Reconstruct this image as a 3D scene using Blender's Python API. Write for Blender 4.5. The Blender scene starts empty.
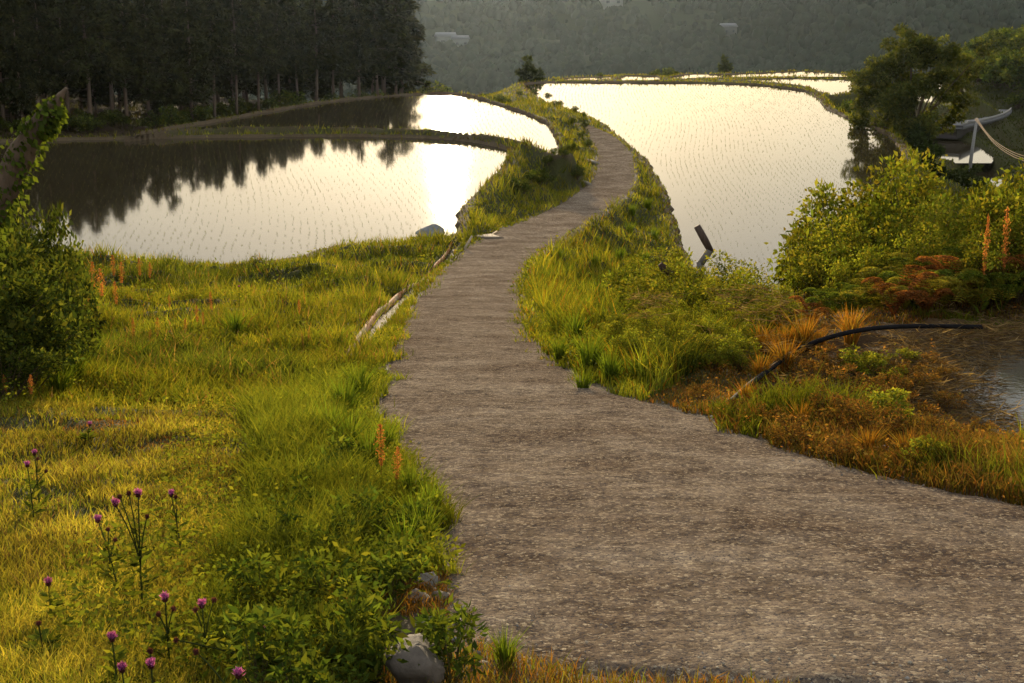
import bpy, math, random
import numpy as np
rng = np.random.default_rng(11)
random.seed(5)
R = math.radians
sc = bpy.context.scene
COL = sc.collection
F = 1422.0
PITCH = math.atan((341.5 + 30) / F)
CP, SP = math.cos(PITCH), math.sin(PITCH)
SUN_AZ, SUN_EL = -2.6, 5.7          # degrees right of the view axis, degrees up

# ------------------------------------------------------------------ geometry of the view (camera at the origin)
def ray(u, v):
    a = (np.asarray(u, float) - 512) / F; b = (np.asarray(v, float) - 341.5) / F
    return a, CP - b * SP, -(SP + b * CP)
def on_plane(u, v, h):
    a, dy, dz = ray(u, v); t = h / -dz
    return np.stack([a * t, dy * t], -1)
def project(x, y, z):
    f = y * CP - z * SP; up = y * SP + z * CP
    f = np.maximum(f, 1e-3)
    return 512 + F * x / f, 341.5 - F * up / f

# ------------------------------------------------------------------ noise
def _hash(i, j, s):
    n = (i * 374761393 + j * 668265263 + s * 974634777) & 0x7fffffff
    n = ((n ^ (n >> 13)) * 1274126177) & 0x7fffffff
    return ((n ^ (n >> 16)) & 0xffff) / 65535.0
def vnoise(x, y, s=0):
    x = np.asarray(x, float); y = np.asarray(y, float)
    i = np.floor(x).astype(np.int64); j = np.floor(y).astype(np.int64)
    fx = x - i; fy = y - j; fx = fx * fx * (3 - 2 * fx); fy = fy * fy * (3 - 2 * fy)
    a = _hash(i, j, s); b = _hash(i + 1, j, s); c = _hash(i, j + 1, s); d = _hash(i + 1, j + 1, s)
    return (a * (1 - fx) + b * fx) * (1 - fy) + (c * (1 - fx) + d * fx) * fy
def fbm(x, y, s=0, o=4):
    r = 0; amp = .5; t = 0
    for k in range(o):
        r = r + amp * vnoise(x * 2 ** k, y * 2 ** k, s + k * 7); t += amp; amp *= .5
    return r / t
def sstep(a, b, x):
    t = np.clip((x - a) / (b - a), 0, 1); return t * t * (3 - 2 * t)

# ------------------------------------------------------------------ the lie of the land
RY = np.array([-5, 0, 4.9, 8, 13, 20, 28, 36, 43, 50, 62, 72, 90, 105, 130])
RH = np.array([1.2, 1.6, 2.5, 3.05, 4.0, 5.25, 6.6, 7.75, 8.7, 9.4, 10.3, 10.8, 11.1, 11.15, 11.5])
_yy = np.linspace(-5, 130, 541); _hh = np.interp(_yy, RY, RH)
_k = np.hanning(17); _k /= _k.sum(); _hp = np.pad(_hh, 8, mode='edge'); _hh = np.convolve(_hp, _k, 'valid')
def road_h(y): return np.interp(y, _yy, _hh)
def on_road(u, v):
    a, dy, dz = ray(u, v); a, dy, dz = np.broadcast_arrays(a, dy, dz)
    t = np.full(a.shape, 5.0)
    for _ in range(60):
        t = .5 * t + .5 * road_h(t * dy) / -dz
    return np.stack([a * t, dy * t], -1)
def catmull(P, n):
    P = np.asarray(P, float); Q = np.vstack([2 * P[0] - P[1], P, 2 * P[-1] - P[-2]]); out = []
    for i in range(1, len(Q) - 2):
        t = np.linspace(0, 1, n, endpoint=False)[:, None]
        a, b, c, d = Q[i - 1], Q[i], Q[i + 1], Q[i + 2]
        out.append(.5 * (2 * b + (c - a) * t + (2 * a - 5 * b + 4 * c - d) * t ** 2 + (3 * b - a - 3 * c + d) * t ** 3))
    out.append(P[-1:]); return np.vstack(out)
RL = [(566,122),(586,128.5),(589,137),(594,144),(597,155),(597,165),(593,179),(580,190.5),(562,203),(540,214),(517,224),(496,232),(478,241),(462,251),(446,268),(430,284),(414,304),(400,330),(390,357),(382,388),(379,415),(386,442),(402,470),(428,500),(440,540),(436,585),(450,630),(510,662),(620,680),(760,687),(870,691),(1100,706),(1400,736)]
RR = [(586,124.5),(601,130),(615,137),(625,146),(633,156),(635,169),(634,183),(628,194),(615,204),(595,217),(577,228),(559,240),(545,249),(532,258),(524,268),(520,285),(521,305),(527,327),(540,346),(565,368),(605,391),(660,406),(715,422),(770,442),(825,460),(880,474),(935,487),(985,497),(1024,505),(1080,516),(1140,527),(1230,545),(1400,575)]
def edge(pts, n=6):
    p = np.array(pts, float); return catmull(on_road(p[:, 0], p[:, 1]), n)
EL, ER = edge(RL), edge(RR)
ROADPOLY = np.vstack([EL[::3], ER[::-3]])

def P_(pts, h, n=3):
    p = np.array(pts, float); w = on_plane(p[:, 0], p[:, 1], h)
    if n > 1:
        w = catmull(np.vstack([w, w[:1]]), n)[:-1]
    return w
PAD = {}   # name: (polygon, depth below camera, blend length, bund height)
PAD['right'] = (P_([(523,85),(530,92),(548,103),(580,113),(605,125),(613,132),(628,144),(645,158),(655,172),(667,191),(677,220),(686,246),(697,270),(715,292),(745,300),(780,290),(788,262),(808,241),(837,222),(872,200),(893,177),(901,157),(893,141),(872,128),(852,121),(826,109),(817,98),(805,92),(776,87.5),(741,84.6),(688,83.2),(600,83),(545,83)], 11.5), 11.5, 1.5, .17)
PAD['lower_left'] = (P_([(-160,150),(-60,145),(60,141),(160,139),(260,137.5),(350,137),(430,139),(475,143),(500,149),(507,154),(502,164),(489,181),(470,198),(458,211),(455,224),(450,237),(425,242),(385,246),(330,249),(285,262),(200,268),(100,263),(0,258),(-120,250),(-220,235),(-250,190)], 9.6), 9.6, 1.2, .16)
PAD['upper_left'] = (P_([(130,137),(170,130),(210,123.5),(250,116),(300,107),(350,100),(400,96),(432,94.5),(462,95.5),(490,103),(520,113),(543,123),(553,135),(556,146),(562,157),(546,152),(528,144),(500,138.5),(470,134.8),(430,131.5),(350,129),(250,128),(170,132)], 9.35), 9.35, .8, .16)
PAD['strip_a'] = (P_([(556,79.3),(585,77.6),(612,77.4),(606,79.6),(580,80.2)], 12.0, 1), 12.0, 1.5, .1)
PAD['strip_b'] = (P_([(626,76),(656,76.8),(661,80),(640,80.6),(619,80.2)], 12.0, 1), 12.0, 1.5, .1)
PAD['strip_c'] = (P_([(664,79.4),(690,74.6),(720,75),(764,73.4),(802,71.8),(846,74.4),(848,76.6),(800,76.6),(740,77.2),(700,78)], 12.2, 1), 12.2, 1.5, .1)
PAD['strip_d'] = (P_([(735,80.2),(787,79),(852,80.5),(850,92),(832,95.5),(822,92),(806,86.4),(776,82.6)], 12.1, 1), 12.1, 1.5, .1)
PAD['strip_e'] = (P_([(905,86),(930,82),(960,81),(966,96),(955,109),(925,110),(908,102)], 17.5, 1), 17.5, 3, .3)
PAD['valley_a'] = (P_([(925,139),(961,140),(980,146),(994,157),(990,163),(955,163),(930,158)], 18.6, 1), 18.6, 2, .3)
PAD['valley_b'] = (P_([(945,165),(986,166),(1002,175),(1003,183),(998,190),(986,187),(972,178)], 19.5, 1), 19.5, 2, .3)
PAD['near_right'] = (P_([(962,366),(985,356),(1030,350),(1120,352),(1250,400),(1230,470),(1100,474),(1030,456),(1004,438),(985,415),(966,392)], 4.06), 4.06, .7, .05)

def seg_dist(x, y, poly, closed=True):
    n = len(poly); d = np.full(x.shape, 1e9); inside = np.zeros(x.shape, bool)
    for i in range(n if closed else n - 1):
        ax, ay = poly[i]; bx, by = poly[(i + 1) % n]
        ex, ey = bx - ax, by - ay; l2 = ex * ex + ey * ey + 1e-12
        t = np.clip(((x - ax) * ex + (y - ay) * ey) / l2, 0, 1)
        d = np.minimum(d, (x - ax - t * ex) ** 2 + (y - ay - t * ey) ** 2)
        if closed:
            c = (ay > y) != (by > y)
            inside ^= c & (x < ex * (y - ay) / (ey if abs(ey) > 1e-12 else 1e-12) + ax)
    d = np.sqrt(d)
    return np.where(inside, -d, d) if closed else d
def sdf(x, y, poly, far=25.0):
    """signed distance, exact near the polygon, coarse far from it"""
    x = np.asarray(x, float); y = np.asarray(y, float)
    lo = poly.min(0); hi = poly.max(0)
    bx = np.maximum(np.maximum(lo[0] - x, x - hi[0]), 0); by = np.maximum(np.maximum(lo[1] - y, y - hi[1]), 0)
    d = np.hypot(bx, by); m = d < far
    out = np.where(m, 0, d)
    if m.any(): out[m] = seg_dist(x[m], y[m], poly)
    return out
CTRL = np.array([
 (0,0,1.6),(-6,0,1.5),(6,0,2.1),(0,-5,1.2),(-8,-4,1.2),(8,-4,1.6),
 (-3,5,2.45),(-8,6,2.35),(-1.6,7,2.85),(-4,9,3.15),(-10,10,3.0),(-5,14,4.1),(-10,14,3.9),(-18,16,3.7),(-2.5,14,4.2),(-8,22,5.6),(-14,22,5.2),(-4,22,5.6),
 (-8,32,7.3),(-16,32,6.8),(-4,32,7.3),(-12,41,8.8),(-20,42,8.5),(-5,42,8.8),(-32,45,8.4),(-48,60,8.2),(-30,25,5),
 (-37,84,10.5),(-29,95,11),(-25,110,12),(-21,125,12.6),(-10,150,13.6),(-30,150,13.4),(-60,100,10),(-60,160,13),(-100,160,13),(-60,60,8),
 (-6,125,13.2),(-1,118,10.8),(2,140,11.3),(-1,133,11.8),(-4,165,18),(-14,185,22),(5,178,15),(3,162,12.6),(-30,220,28),
 (15,184,13.6),(30,186,13.6),(50,190,15.5),(20,176,12.9),(32,180,13.0),(58,163,20.8),(64,188,21.4),(61,175,21.2),(60,178,15),(20,206,18),(50,208,18),(10,240,34),(60,240,31),(-30,300,60),(20,330,68),(70,340,60),
 (3.6,13,4.05),(6,13,3.95),(9,14,3.85),(3.1,11.6,3.55),(4,16.8,4.12),(8,17.6,3.85),(12,18,3.7),(6,18.8,4.15),(10,19.5,4.0),(2.8,15.5,4.2),(3.2,22,5.6),(6,24,6.2),(10,24,6.3),(15,24,6.3),
 (4.5,32,8.0),(5,38,9.2),(9,36,9.4),(14,36,9.8),(21,36,11),(13,46,11.2),(18,52,12.6),(25,62,16),(22,84,13.6),(26.5,84,14.2),(33,104,17.4),(39,123,19.2),(47,147,18.9),(10,160,12.25),(20,158,12.2),(25,168,12.3),(12,175,12.5),(35,160,12.4),(33,172,12.6),
 (58,150,18),(48,95,22),(38,65,21),(32,42,15),(26,22,7.5),(16,10,3.4),(9,5,2.6),(20,3,2.4),(56,185,18),(64,205,17.7),(67,240,21),(85,205,13.5),(95,250,13),(100,330,22),(120,260,12),(72,155,18.3),(120,160,12),(70,290,30)], float)
def _lp(x, y): return np.stack([1.6 * np.asarray(x) / (np.asarray(y) + 12), np.log(np.asarray(y) + 12.)], -1)
_cp = _lp(CTRL[:, 0], CTRL[:, 1])
def _phi(a, b): return np.sqrt(((a[:, None, :] - b[None, :, :]) ** 2).sum(-1) + .0009)
_A = _phi(_cp, _cp); _n = len(CTRL)
_M = np.zeros((_n + 3, _n + 3)); _M[:_n, :_n] = _A + np.eye(_n) * -.004
_M[:_n, _n] = 1; _M[:_n, _n + 1:] = _cp; _M[_n, :_n] = 1; _M[_n + 1:, :_n] = _cp.T
_W = np.linalg.solve(_M, np.concatenate([CTRL[:, 2], np.zeros(3)]))
def base_h(x, y):
    out = np.empty(x.shape)
    for s in range(0, len(x), 60000):
        q = _lp(x[s:s + 60000], y[s:s + 60000])
        out[s:s + 60000] = _phi(q, _cp) @ _W[:_n] + _W[_n] + q @ _W[_n + 1:]
    return np.clip(out, .8, 90)
DITCH = on_road(np.array([338,352,372,388,405,420,433,446,456]), np.array([362,349,327,309,291,276,266,256,243]))
def fields(x, y):
    x = np.asarray(x, float).ravel(); y = np.asarray(y, float).ravel()
    sd = {k: sdf(x, y, p[0]) for k, p in PAD.items()}
    rd = sdf(x, y, ROADPOLY, 15)
    return x, y, sd, rd
def terrain(x, y, info=False):
    shp = np.asarray(x).shape
    x, y, sd, rd = fields(x, y)
    zb = -base_h(x, y)
    rough = (fbm(x * .35, y * .35, 3) - .5) * .5 + (fbm(x * 1.7, y * 1.7, 9, 3) - .5) * .14
    calm = 1 - .85 * ((y > 108) & (x > -3) & (x < 42)); zb = zb + rough * np.clip(y / 12, .5, 3) * calm
    num = zb.copy(); den = np.ones_like(zb)
    for k, (poly, h, L, bh) in PAD.items():
        w = (L / np.maximum(sd[k] - .25, .04)) ** 3
        num += w * (-h + bh + (fbm(x * .9, y * .9, 5) - .5) * .12); den += w
    w = (.7 / np.maximum(rd, .03)) ** 2.5
    num += w * -(road_h(y)); den += w
    z = num / den
    wj = (fbm(x * 1.3, y * 1.3, 21, 3) - .5) * .35 * np.clip(y / 60, .3, 1.2)
    for k, (poly, h, L, bh) in PAD.items():
        s = sd[k] + wj
        t = sstep(-.12, .22, s)
        z = np.where(s < .22, (-h - .22) * (1 - t) + np.maximum(z, -h + .05) * t, z)
    z = np.where(rd < 0, np.minimum(z, -road_h(y) - .05 * sstep(0, .12, -rd)), z)
    dd = sdf_line(x, y, DITCH)
    z = z - .18 * (1 - sstep(.10, .24, dd))
    if info: return z.reshape(shp), sd, rd, dd
    return z.reshape(shp)
def sdf_line(x, y, line):
    lo = line.min(0) - 1; hi = line.max(0) + 1
    m = (x > lo[0]) & (x < hi[0]) & (y > lo[1]) & (y < hi[1])
    out = np.full(x.shape, 9.); 
    if m.any(): out[m] = seg_dist(x[m], y[m], line, False)
    return out
def ground(u, v):
    """first point where the line of sight meets the land"""
    a, dy, dz = ray(u, v); ts = np.geomspace(2, 420, 700)
    z = terrain(a * ts, dy * ts); hit = np.where(dz * ts < z)[0]
    i = hit[0] if len(hit) else len(ts) - 1
    lo, hi = ts[max(i - 1, 0)], ts[i]
    tt = np.linspace(lo, hi, 24); z = terrain(a * tt, dy * tt); j = np.where(dz * tt < z)[0]
    t = tt[j[0]] if len(j) else hi
    return np.array([a * t, dy * t, float(terrain(np.array([a * t]), np.array([dy * t]))[0])])
def at(u, y):
    """land point on the vertical plane through column u at distance y"""
    x = (u - 512) / F * y * 1.03; z = float(terrain(np.array([x]), np.array([y]))[0])
    for _ in range(3): x = (u - 512) / F * (y * CP - z * SP)
    return np.array([x, y, float(terrain(np.array([x]), np.array([float(y)]))[0])])
def height_to(p, v):
    """height above p whose top shows at picture row v"""
    b = (v - 341.5) / F; dz = -(SP + b * CP) / (CP - b * SP)
    return p[1] * dz - p[2]

# ------------------------------------------------------------------ mesh helpers
class MB:
    def __init__(s): s.V = []; s.Q = []; s.T = []; s.C = []; s.n = 0
    def add(s, V, quads=None, tris=None, col=(.2, .2, .2)):
        V = np.asarray(V, float).reshape(-1, 3); s.V.append(V)
        c = np.asarray(col, float)
        if c.ndim == 1: c = np.tile(c, (len(V), 1))
        s.C.append(c)
        if quads is not None and len(quads): s.Q.append(np.asarray(quads, np.int64) + s.n)
        if tris is not None and len(tris): s.T.append(np.asarray(tris, np.int64) + s.n)
        s.n += len(V); return s
    def mesh(s, name, mat, smooth=False):
        V = np.vstack(s.V); C = np.vstack(s.C)
        Q = np.vstack(s.Q) if s.Q else np.zeros((0, 4), np.int64); T = np.vstack(s.T) if s.T else np.zeros((0, 3), np.int64)
        me = bpy.data.meshes.new(name)
        me.vertices.add(len(V)); me.vertices.foreach_set('co', V.astype(np.float32).ravel())
        li = np.concatenate([Q.ravel(), T.ravel()]); me.loops.add(len(li)); me.loops.foreach_set('vertex_index', li.astype(np.int32))
        nf = len(Q) + len(T); me.polygons.add(nf)
        ls = np.concatenate([np.arange(len(Q)) * 4, len(Q) * 4 + np.arange(len(T)) * 3])
        me.polygons.foreach_set('loop_start', ls.astype(np.int32))
        if smooth: me.polygons.foreach_set('use_smooth', np.ones(nf, bool))
        at_ = me.color_attributes.new('Col', 'FLOAT_COLOR', 'POINT')
        c4 = np.ones((len(V), 4), np.float32); c4[:, :3] = np.clip(C, 0, 1); at_.data.foreach_set('color', c4.ravel())
        me.update(calc_edges=True); me.validate()
        me.materials.append(mat); return me
    def build(s, name, mat, parent=None, smooth=False):
        return link(name, s.mesh(name, mat, smooth), parent)
def link(name, me, parent=None):
    o = bpy.data.objects.new(name, me); COL.objects.link(o)
    if parent: o.parent = parent
    return o
def tag(o, label=None, cat=None, group=None, kind=None):
    if label: o['label'] = label
    if cat: o['category'] = cat
    if group: o['group'] = group
    if kind: o['kind'] = kind
    return o
def thing(name, label, cat, loc=(0, 0, 0), rz=0, group=None):
    o = bpy.data.objects.new(name, None); COL.objects.link(o); o.location = loc; o.rotation_euler = (0, 0, rz)
    o.empty_display_size = .1
    return tag(o, label, cat, group)
def copy_tree(o, parent=None):
    c = o.copy(); COL.objects.link(c)
    if parent: c.parent = parent
    for ch in list(o.children): copy_tree(ch, c)
    return c
def tube(mb, P, rad, n=8, col=(.2, .2, .2), cap=True):
    P = np.asarray(P, float); k = len(P); rad = np.broadcast_to(np.asarray(rad, float), (k,))
    T = np.gradient(P, axis=0); T /= np.linalg.norm(T, axis=1)[:, None] + 1e-9
    ref = np.array([0, 0, 1.]) if abs(T[0][2]) < .9 else np.array([1., 0, 0])
    U = np.cross(T, ref); U /= np.linalg.norm(U, axis=1)[:, None] + 1e-9; W = np.cross(T, U)
    a = np.arange(n) * 2 * np.pi / n
    V = P[:, None] + rad[:, None, None] * (np.cos(a)[None, :, None] * U[:, None] + np.sin(a)[None, :, None] * W[:, None])
    i = np.arange(k - 1)[:, None] * n; j = np.arange(n)[None]; j2 = (j + 1) % n
    q = np.stack([i + j, i + j2, i + n + j2, i + n + j], -1).reshape(-1, 4)
    V = V.reshape(-1, 3); tr = []
    if cap:
        V = np.vstack([V, P[:1], P[-1:]]); a0 = len(V) - 2; a1 = len(V) - 1
        tr = [(a0, (m + 1) % n, m) for m in range(n)] + [(a1, (k - 1) * n + m, (k - 1) * n + (m + 1) % n) for m in range(n)]
    mb.add(V, q, tr or None, col)
def leaves(mb, P, D, L, W, col, fold=.25):
    """folded rhombic leaves: P base points, D directions"""
    n = len(P); D = D / (np.linalg.norm(D, axis=1)[:, None] + 1e-9)
    r = rng.normal(size=(n, 3)); S = np.cross(D, r); S /= np.linalg.norm(S, axis=1)[:, None] + 1e-9
    N = np.cross(D, S); L = np.broadcast_to(L, (n,))[:, None]; W = np.broadcast_to(W, (n,))[:, None]
    m = P + D * L * .45 + N * L * fold * .4
    V = np.stack([P, m + S * W * .5, P + D * L, m - S * W * .5], 1).reshape(-1, 3)
    q = np.arange(n * 4).reshape(-1, 4); c = np.asarray(col)
    if c.ndim == 1: c = np.tile(c, (n, 1))
    mb.add(V, q, None, np.repeat(c, 4, 0))
def blades(mb, P, H, W, bend, col, segs=2, az=None):
    """grass blades: bases P, heights H, widths W, sideways bend"""
    n = len(P)
    if n == 0: return
    az = rng.uniform(0, 2 * np.pi, n) if az is None else az
    wd = rng.uniform(0, 2 * np.pi, n)
    S = np.stack([np.cos(wd), np.sin(wd), np.zeros(n)], 1) * (np.asarray(W)[:, None] * .5)
    B = np.stack([np.cos(az), np.sin(az), np.zeros(n)], 1) * np.asarray(bend)[:, None]
    Z = np.zeros((n, 3)); Z[:, 2] = H
    if segs == 2:
        m = P + Z * .6 + B * .3
        V = np.stack([P - S, P + S, m - S * .75, m + S * .75, P + Z * (1 - .0) + B], 1).reshape(-1, 3)
        b = np.arange(n)[:, None] * 5
        mb.add(V, b + np.array([[0, 1, 3, 2]]), b + np.array([[2, 3, 4]]), np.repeat(col, 5, 0))
    else:
        V = np.stack([P - S, P + S, P + Z + B], 1).reshape(-1, 3); b = np.arange(n)[:, None] * 3
        mb.add(V, None, b + np.array([[0, 1, 2]]), np.repeat(col, 3, 0))
def rand_col(n, pal, var=.15):
    pal = np.asarray(pal, float); k = rng.integers(0, len(pal), n); k2 = rng.integers(0, len(pal), n); t = rng.uniform(0, 1, n)[:, None] * .5
    c = pal[k] * (1 - t) + pal[k2] * t
    return np.clip(c * (1 + rng.normal(0, var, (n, 1))), .004, 1)
def box(mb, c, s, col=(.3, .3, .3), rz=0, rx=0):
    V = np.array([(x, y, z) for x in (-1, 1) for y in (-1, 1) for z in (-1, 1)], float) * np.array(s) / 2
    if rx: V = V @ np.array([[1, 0, 0], [0, math.cos(rx), math.sin(rx)], [0, -math.sin(rx), math.cos(rx)]])
    if rz: V = V @ np.array([[math.cos(rz), math.sin(rz), 0], [-math.sin(rz), math.cos(rz), 0], [0, 0, 1]])
    mb.add(V + np.array(c), [(0, 1, 3, 2), (4, 6, 7, 5), (0, 4, 5, 1), (2, 3, 7, 6), (0, 2, 6, 4), (1, 5, 7, 3)], None, col)
def stone(mb, size, seed, col, n=18):
    """faceted boulder"""
    r = np.random.default_rng(seed); th = np.linspace(0, np.pi, n); ph = np.linspace(0, 2 * np.pi, 2 * n, endpoint=False)
    D = np.stack([np.outer(np.sin(th), np.cos(ph)), np.outer(np.sin(th), np.sin(ph)), np.outer(np.cos(th), np.ones(2 * n))], -1).reshape(-1, 3)
    pl = r.normal(size=(15, 3)); pl /= np.linalg.norm(pl, axis=1)[:, None]; off = r.uniform(.62, .95, 15)
    dd = D @ pl.T; rad = np.min(np.where(dd > .05, off / np.maximum(dd, .05), 9), 1); rad = np.minimum(rad, 1.15)
    rad *= 1 + .03 * np.sin(D[:, 0] * 13 + D[:, 2] * 9) * np.cos(D[:, 1] * 11)
    V = D * rad[:, None] * np.array(size)
    i = np.arange(n - 1)[:, None] * 2 * n; j = np.arange(2 * n)[None]; j2 = (j + 1) % (2 * n)
    mb.add(V, np.stack([i + j, i + 2 * n + j, i + 2 * n + j2, i + j2], -1).reshape(-1, 4), None, col)

# ------------------------------------------------------------------ materials
def newmat(name):
    m = bpy.data.materials.new(name); m.use_nodes = True; nt = m.node_tree
    for n in list(nt.nodes): nt.nodes.remove(n)
    return m, nt, nt.nodes.new('ShaderNodeOutputMaterial')
def N(nt, t, **kw):
    n = nt.nodes.new(t)
    for k, v in kw.items():
        if k in n.inputs: n.inputs[k].default_value = v
        else: setattr(n, k, v)
    return n
def mat_leaf(name, trans=.45, rough=.55, spec=.25, noise=6.0, amt=.35):
    m, nt, out = newmat(name); l = nt.links.new
    a = N(nt, 'ShaderNodeAttribute', attribute_name='Col')
    oi = N(nt, 'ShaderNodeObjectInfo'); geo = N(nt, 'ShaderNodeNewGeometry')
    nz = N(nt, 'ShaderNodeTexNoise'); nz.inputs['Scale'].default_value = noise; l(geo.outputs['Position'], nz.inputs['Vector'])
    mr = N(nt, 'ShaderNodeMapRange'); mr.inputs['From Min'].default_value = .3; mr.inputs['From Max'].default_value = .7
    mr.inputs['To Min'].default_value = 1 - amt; mr.inputs['To Max'].default_value = 1 + amt; l(nz.outputs['Fac'], mr.inputs['Value'])
    mr2 = N(nt, 'ShaderNodeMapRange'); mr2.inputs['To Min'].default_value = .85; mr2.inputs['To Max'].default_value = 1.15; l(oi.outputs['Random'], mr2.inputs['Value'])
    mu = N(nt, 'ShaderNodeMath', operation='MULTIPLY'); l(mr.outputs[0], mu.inputs[0]); l(mr2.outputs[0], mu.inputs[1])
    vm = N(nt, 'ShaderNodeVectorMath', operation='SCALE'); l(a.outputs['Color'], vm.inputs[0]); l(mu.outputs[0], vm.inputs['Scale'])
    p = N(nt, 'ShaderNodeBsdfDiffuse'); l(vm.outputs[0], p.inputs['Color'])
    tr = N(nt, 'ShaderNodeBsdfTranslucent'); t2 = N(nt, 'ShaderNodeVectorMath', operation='MULTIPLY'); t2.inputs[1].default_value = (1.7, 1.5, .6)
    l(vm.outputs[0], t2.inputs[0]); l(t2.outputs[0], tr.inputs['Color'])
    mx = N(nt, 'ShaderNodeMixShader'); mx.inputs[0].default_value = trans; l(p.outputs[0], mx.inputs[1]); l(tr.outputs[0], mx.inputs[2])
    l(mx.outputs[0], out.inputs['Surface']); return m
def mat_surf(name, rough=.85, bump=.5, scale=20.0, dist=.02, var=.3, detail=6, spec=.3, stretch=None):
    """vertex colour broken up by noise, with bump"""
    m, nt, out = newmat(name); l = nt.links.new
    a = N(nt, 'ShaderNodeAttribute', attribute_name='Col'); tc = N(nt, 'ShaderNodeTexCoord')
    mp = N(nt, 'ShaderNodeMapping'); l(tc.outputs['Object'], mp.inputs['Vector'])
    if stretch: mp.inputs['Scale'].default_value = stretch
    nz = N(nt, 'ShaderNodeTexNoise'); nz.inputs['Scale'].default_value = scale; nz.inputs['Detail'].default_value = detail; nz.inputs['Roughness'].default_value = .65
    l(mp.outputs[0], nz.inputs['Vector'])
    mr = N(nt, 'ShaderNodeMapRange'); mr.inputs['From Min'].default_value = .3; mr.inputs['From Max'].default_value = .7
    mr.inputs['To Min'].default_value = 1 - var; mr.inputs['To Max'].default_value = 1 + var; l(nz.outputs['Fac'], mr.inputs['Value'])
    vm = N(nt, 'ShaderNodeVectorMath', operation='SCALE'); l(a.outputs['Color'], vm.inputs[0]); l(mr.outputs[0], vm.inputs['Scale'])
    p = N(nt, 'ShaderNodeBsdfPrincipled'); p.inputs['Roughness'].default_value = rough; p.inputs['Specular IOR Level'].default_value = spec
    l(vm.outputs[0], p.inputs['Base Color'])
    b = N(nt, 'ShaderNodeBump'); b.inputs['Strength'].default_value = bump; b.inputs['Distance'].default_value = dist
    l(nz.outputs['Fac'], b.inputs['Height']); l(b.outputs[0], p.inputs['Normal'])
    l(p.outputs[0], out.inputs['Surface']); return m
def mat_road():
    m, nt, out = newmat('worn_concrete'); l = nt.links.new
    geo = N(nt, 'ShaderNodeNewGeometry')
    def mapped(scale, rz=0):
        mp = N(nt, 'ShaderNodeMapping'); mp.inputs['Scale'].default_value = scale; mp.inputs['Rotation'].default_value = (0, 0, rz)
        l(geo.outputs['Position'], mp.inputs['Vector']); return mp.outputs[0]
    def noise(scale, vec, detail=5, rough=.6):
        n = N(nt, 'ShaderNodeTexNoise'); n.inputs['Scale'].default_value = scale; n.inputs['Detail'].default_value = detail; n.inputs['Roughness'].default_value = rough
        l(vec, n.inputs['Vector']); return n.outputs['Fac']
    P = mapped((1, 1, 1))
    big = noise(.9, P, 4); mid = noise(7, P, 5); fine = noise(110, P, 3, .7)
    groove = noise(1, mapped((5, 11, 3), R(12)), 3, .6)
    vo = N(nt, 'ShaderNodeTexVoronoi'); vo.inputs['Scale'].default_value = 55; vo.inputs['Randomness'].default_value = 1; l(P, vo.inputs['Vector'])
    r1 = N(nt, 'ShaderNodeValToRGB'); r1.color_ramp.elements[0].position = .32; r1.color_ramp.elements[0].color = (.17, .125, .083, 1)
    r1.color_ramp.elements[1].position = .68; r1.color_ramp.elements[1].color = (.50, .395, .28, 1); l(mid, r1.inputs[0])
    r2 = N(nt, 'ShaderNodeValToRGB'); r2.color_ramp.elements[0].position = .35; r2.color_ramp.elements[0].color = (.5, .43, .38, 1)
    r2.color_ramp.elements[1].position = .65; r2.color_ramp.elements[1].color = (1.12, 1.12, 1.14, 1); l(big, r2.inputs[0])
    mm = N(nt, 'ShaderNodeMix', data_type='RGBA', blend_type='MULTIPLY'); mm.inputs[0].default_value = 1; l(r1.outputs[0], mm.inputs[6]); l(r2.outputs[0], mm.inputs[7])
    # separate stones of the aggregate: each its own tone
    r3 = N(nt, 'ShaderNodeValToRGB'); e = r3.color_ramp.elements; e[0].position = 0; e[0].color = (.03, .035, .05, 1); e[1].position = 1; e[1].color = (.85, .70, .48, 1)
    x = e.new(.35); x.color = (.075, .075, .088, 1); x = e.new(.75); x.color = (.33, .25, .165, 1)
    sp = N(nt, 'ShaderNodeSeparateColor'); l(vo.outputs['Color'], sp.inputs[0]); l(sp.outputs[0], r3.inputs[0])
    m2 = N(nt, 'ShaderNodeMix', data_type='RGBA', blend_type='MIX')
    g = N(nt, 'ShaderNodeMapRange'); g.inputs['From Min'].default_value = .42; g.inputs['From Max'].default_value = .62; g.inputs['To Max'].default_value = .9; l(fine, g.inputs['Value'])
    l(g.outputs[0], m2.inputs[0]); l(mm.outputs[2], m2.inputs[6]); l(r3.outputs[0], m2.inputs[7])
    p = N(nt, 'ShaderNodeBsdfPrincipled'); p.inputs['Roughness'].default_value = .9; p.inputs['Specular IOR Level'].default_value = 0.0
    l(m2.outputs[2], p.inputs['Base Color'])
    s1 = N(nt, 'ShaderNodeMath', operation='MULTIPLY'); l(vo.outputs['Distance'], s1.inputs[0]); s1.inputs[1].default_value = -.5
    s2 = N(nt, 'ShaderNodeMath', operation='MULTIPLY_ADD'); l(groove, s2.inputs[0]); s2.inputs[1].default_value = .6; l(s1.outputs[0], s2.inputs[2])
    s3 = N(nt, 'ShaderNodeMath', operation='MULTIPLY_ADD'); l(fine, s3.inputs[0]); s3.inputs[1].default_value = .7; l(s2.outputs[0], s3.inputs[2])
    b = N(nt, 'ShaderNodeBump'); b.inputs['Strength'].default_value = 1; b.inputs['Distance'].default_value = .032
    l(s3.outputs[0], b.inputs['Height']); l(b.outputs[0], p.inputs['Normal']); l(p.outputs[0], out.inputs['Surface']); return m
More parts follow.
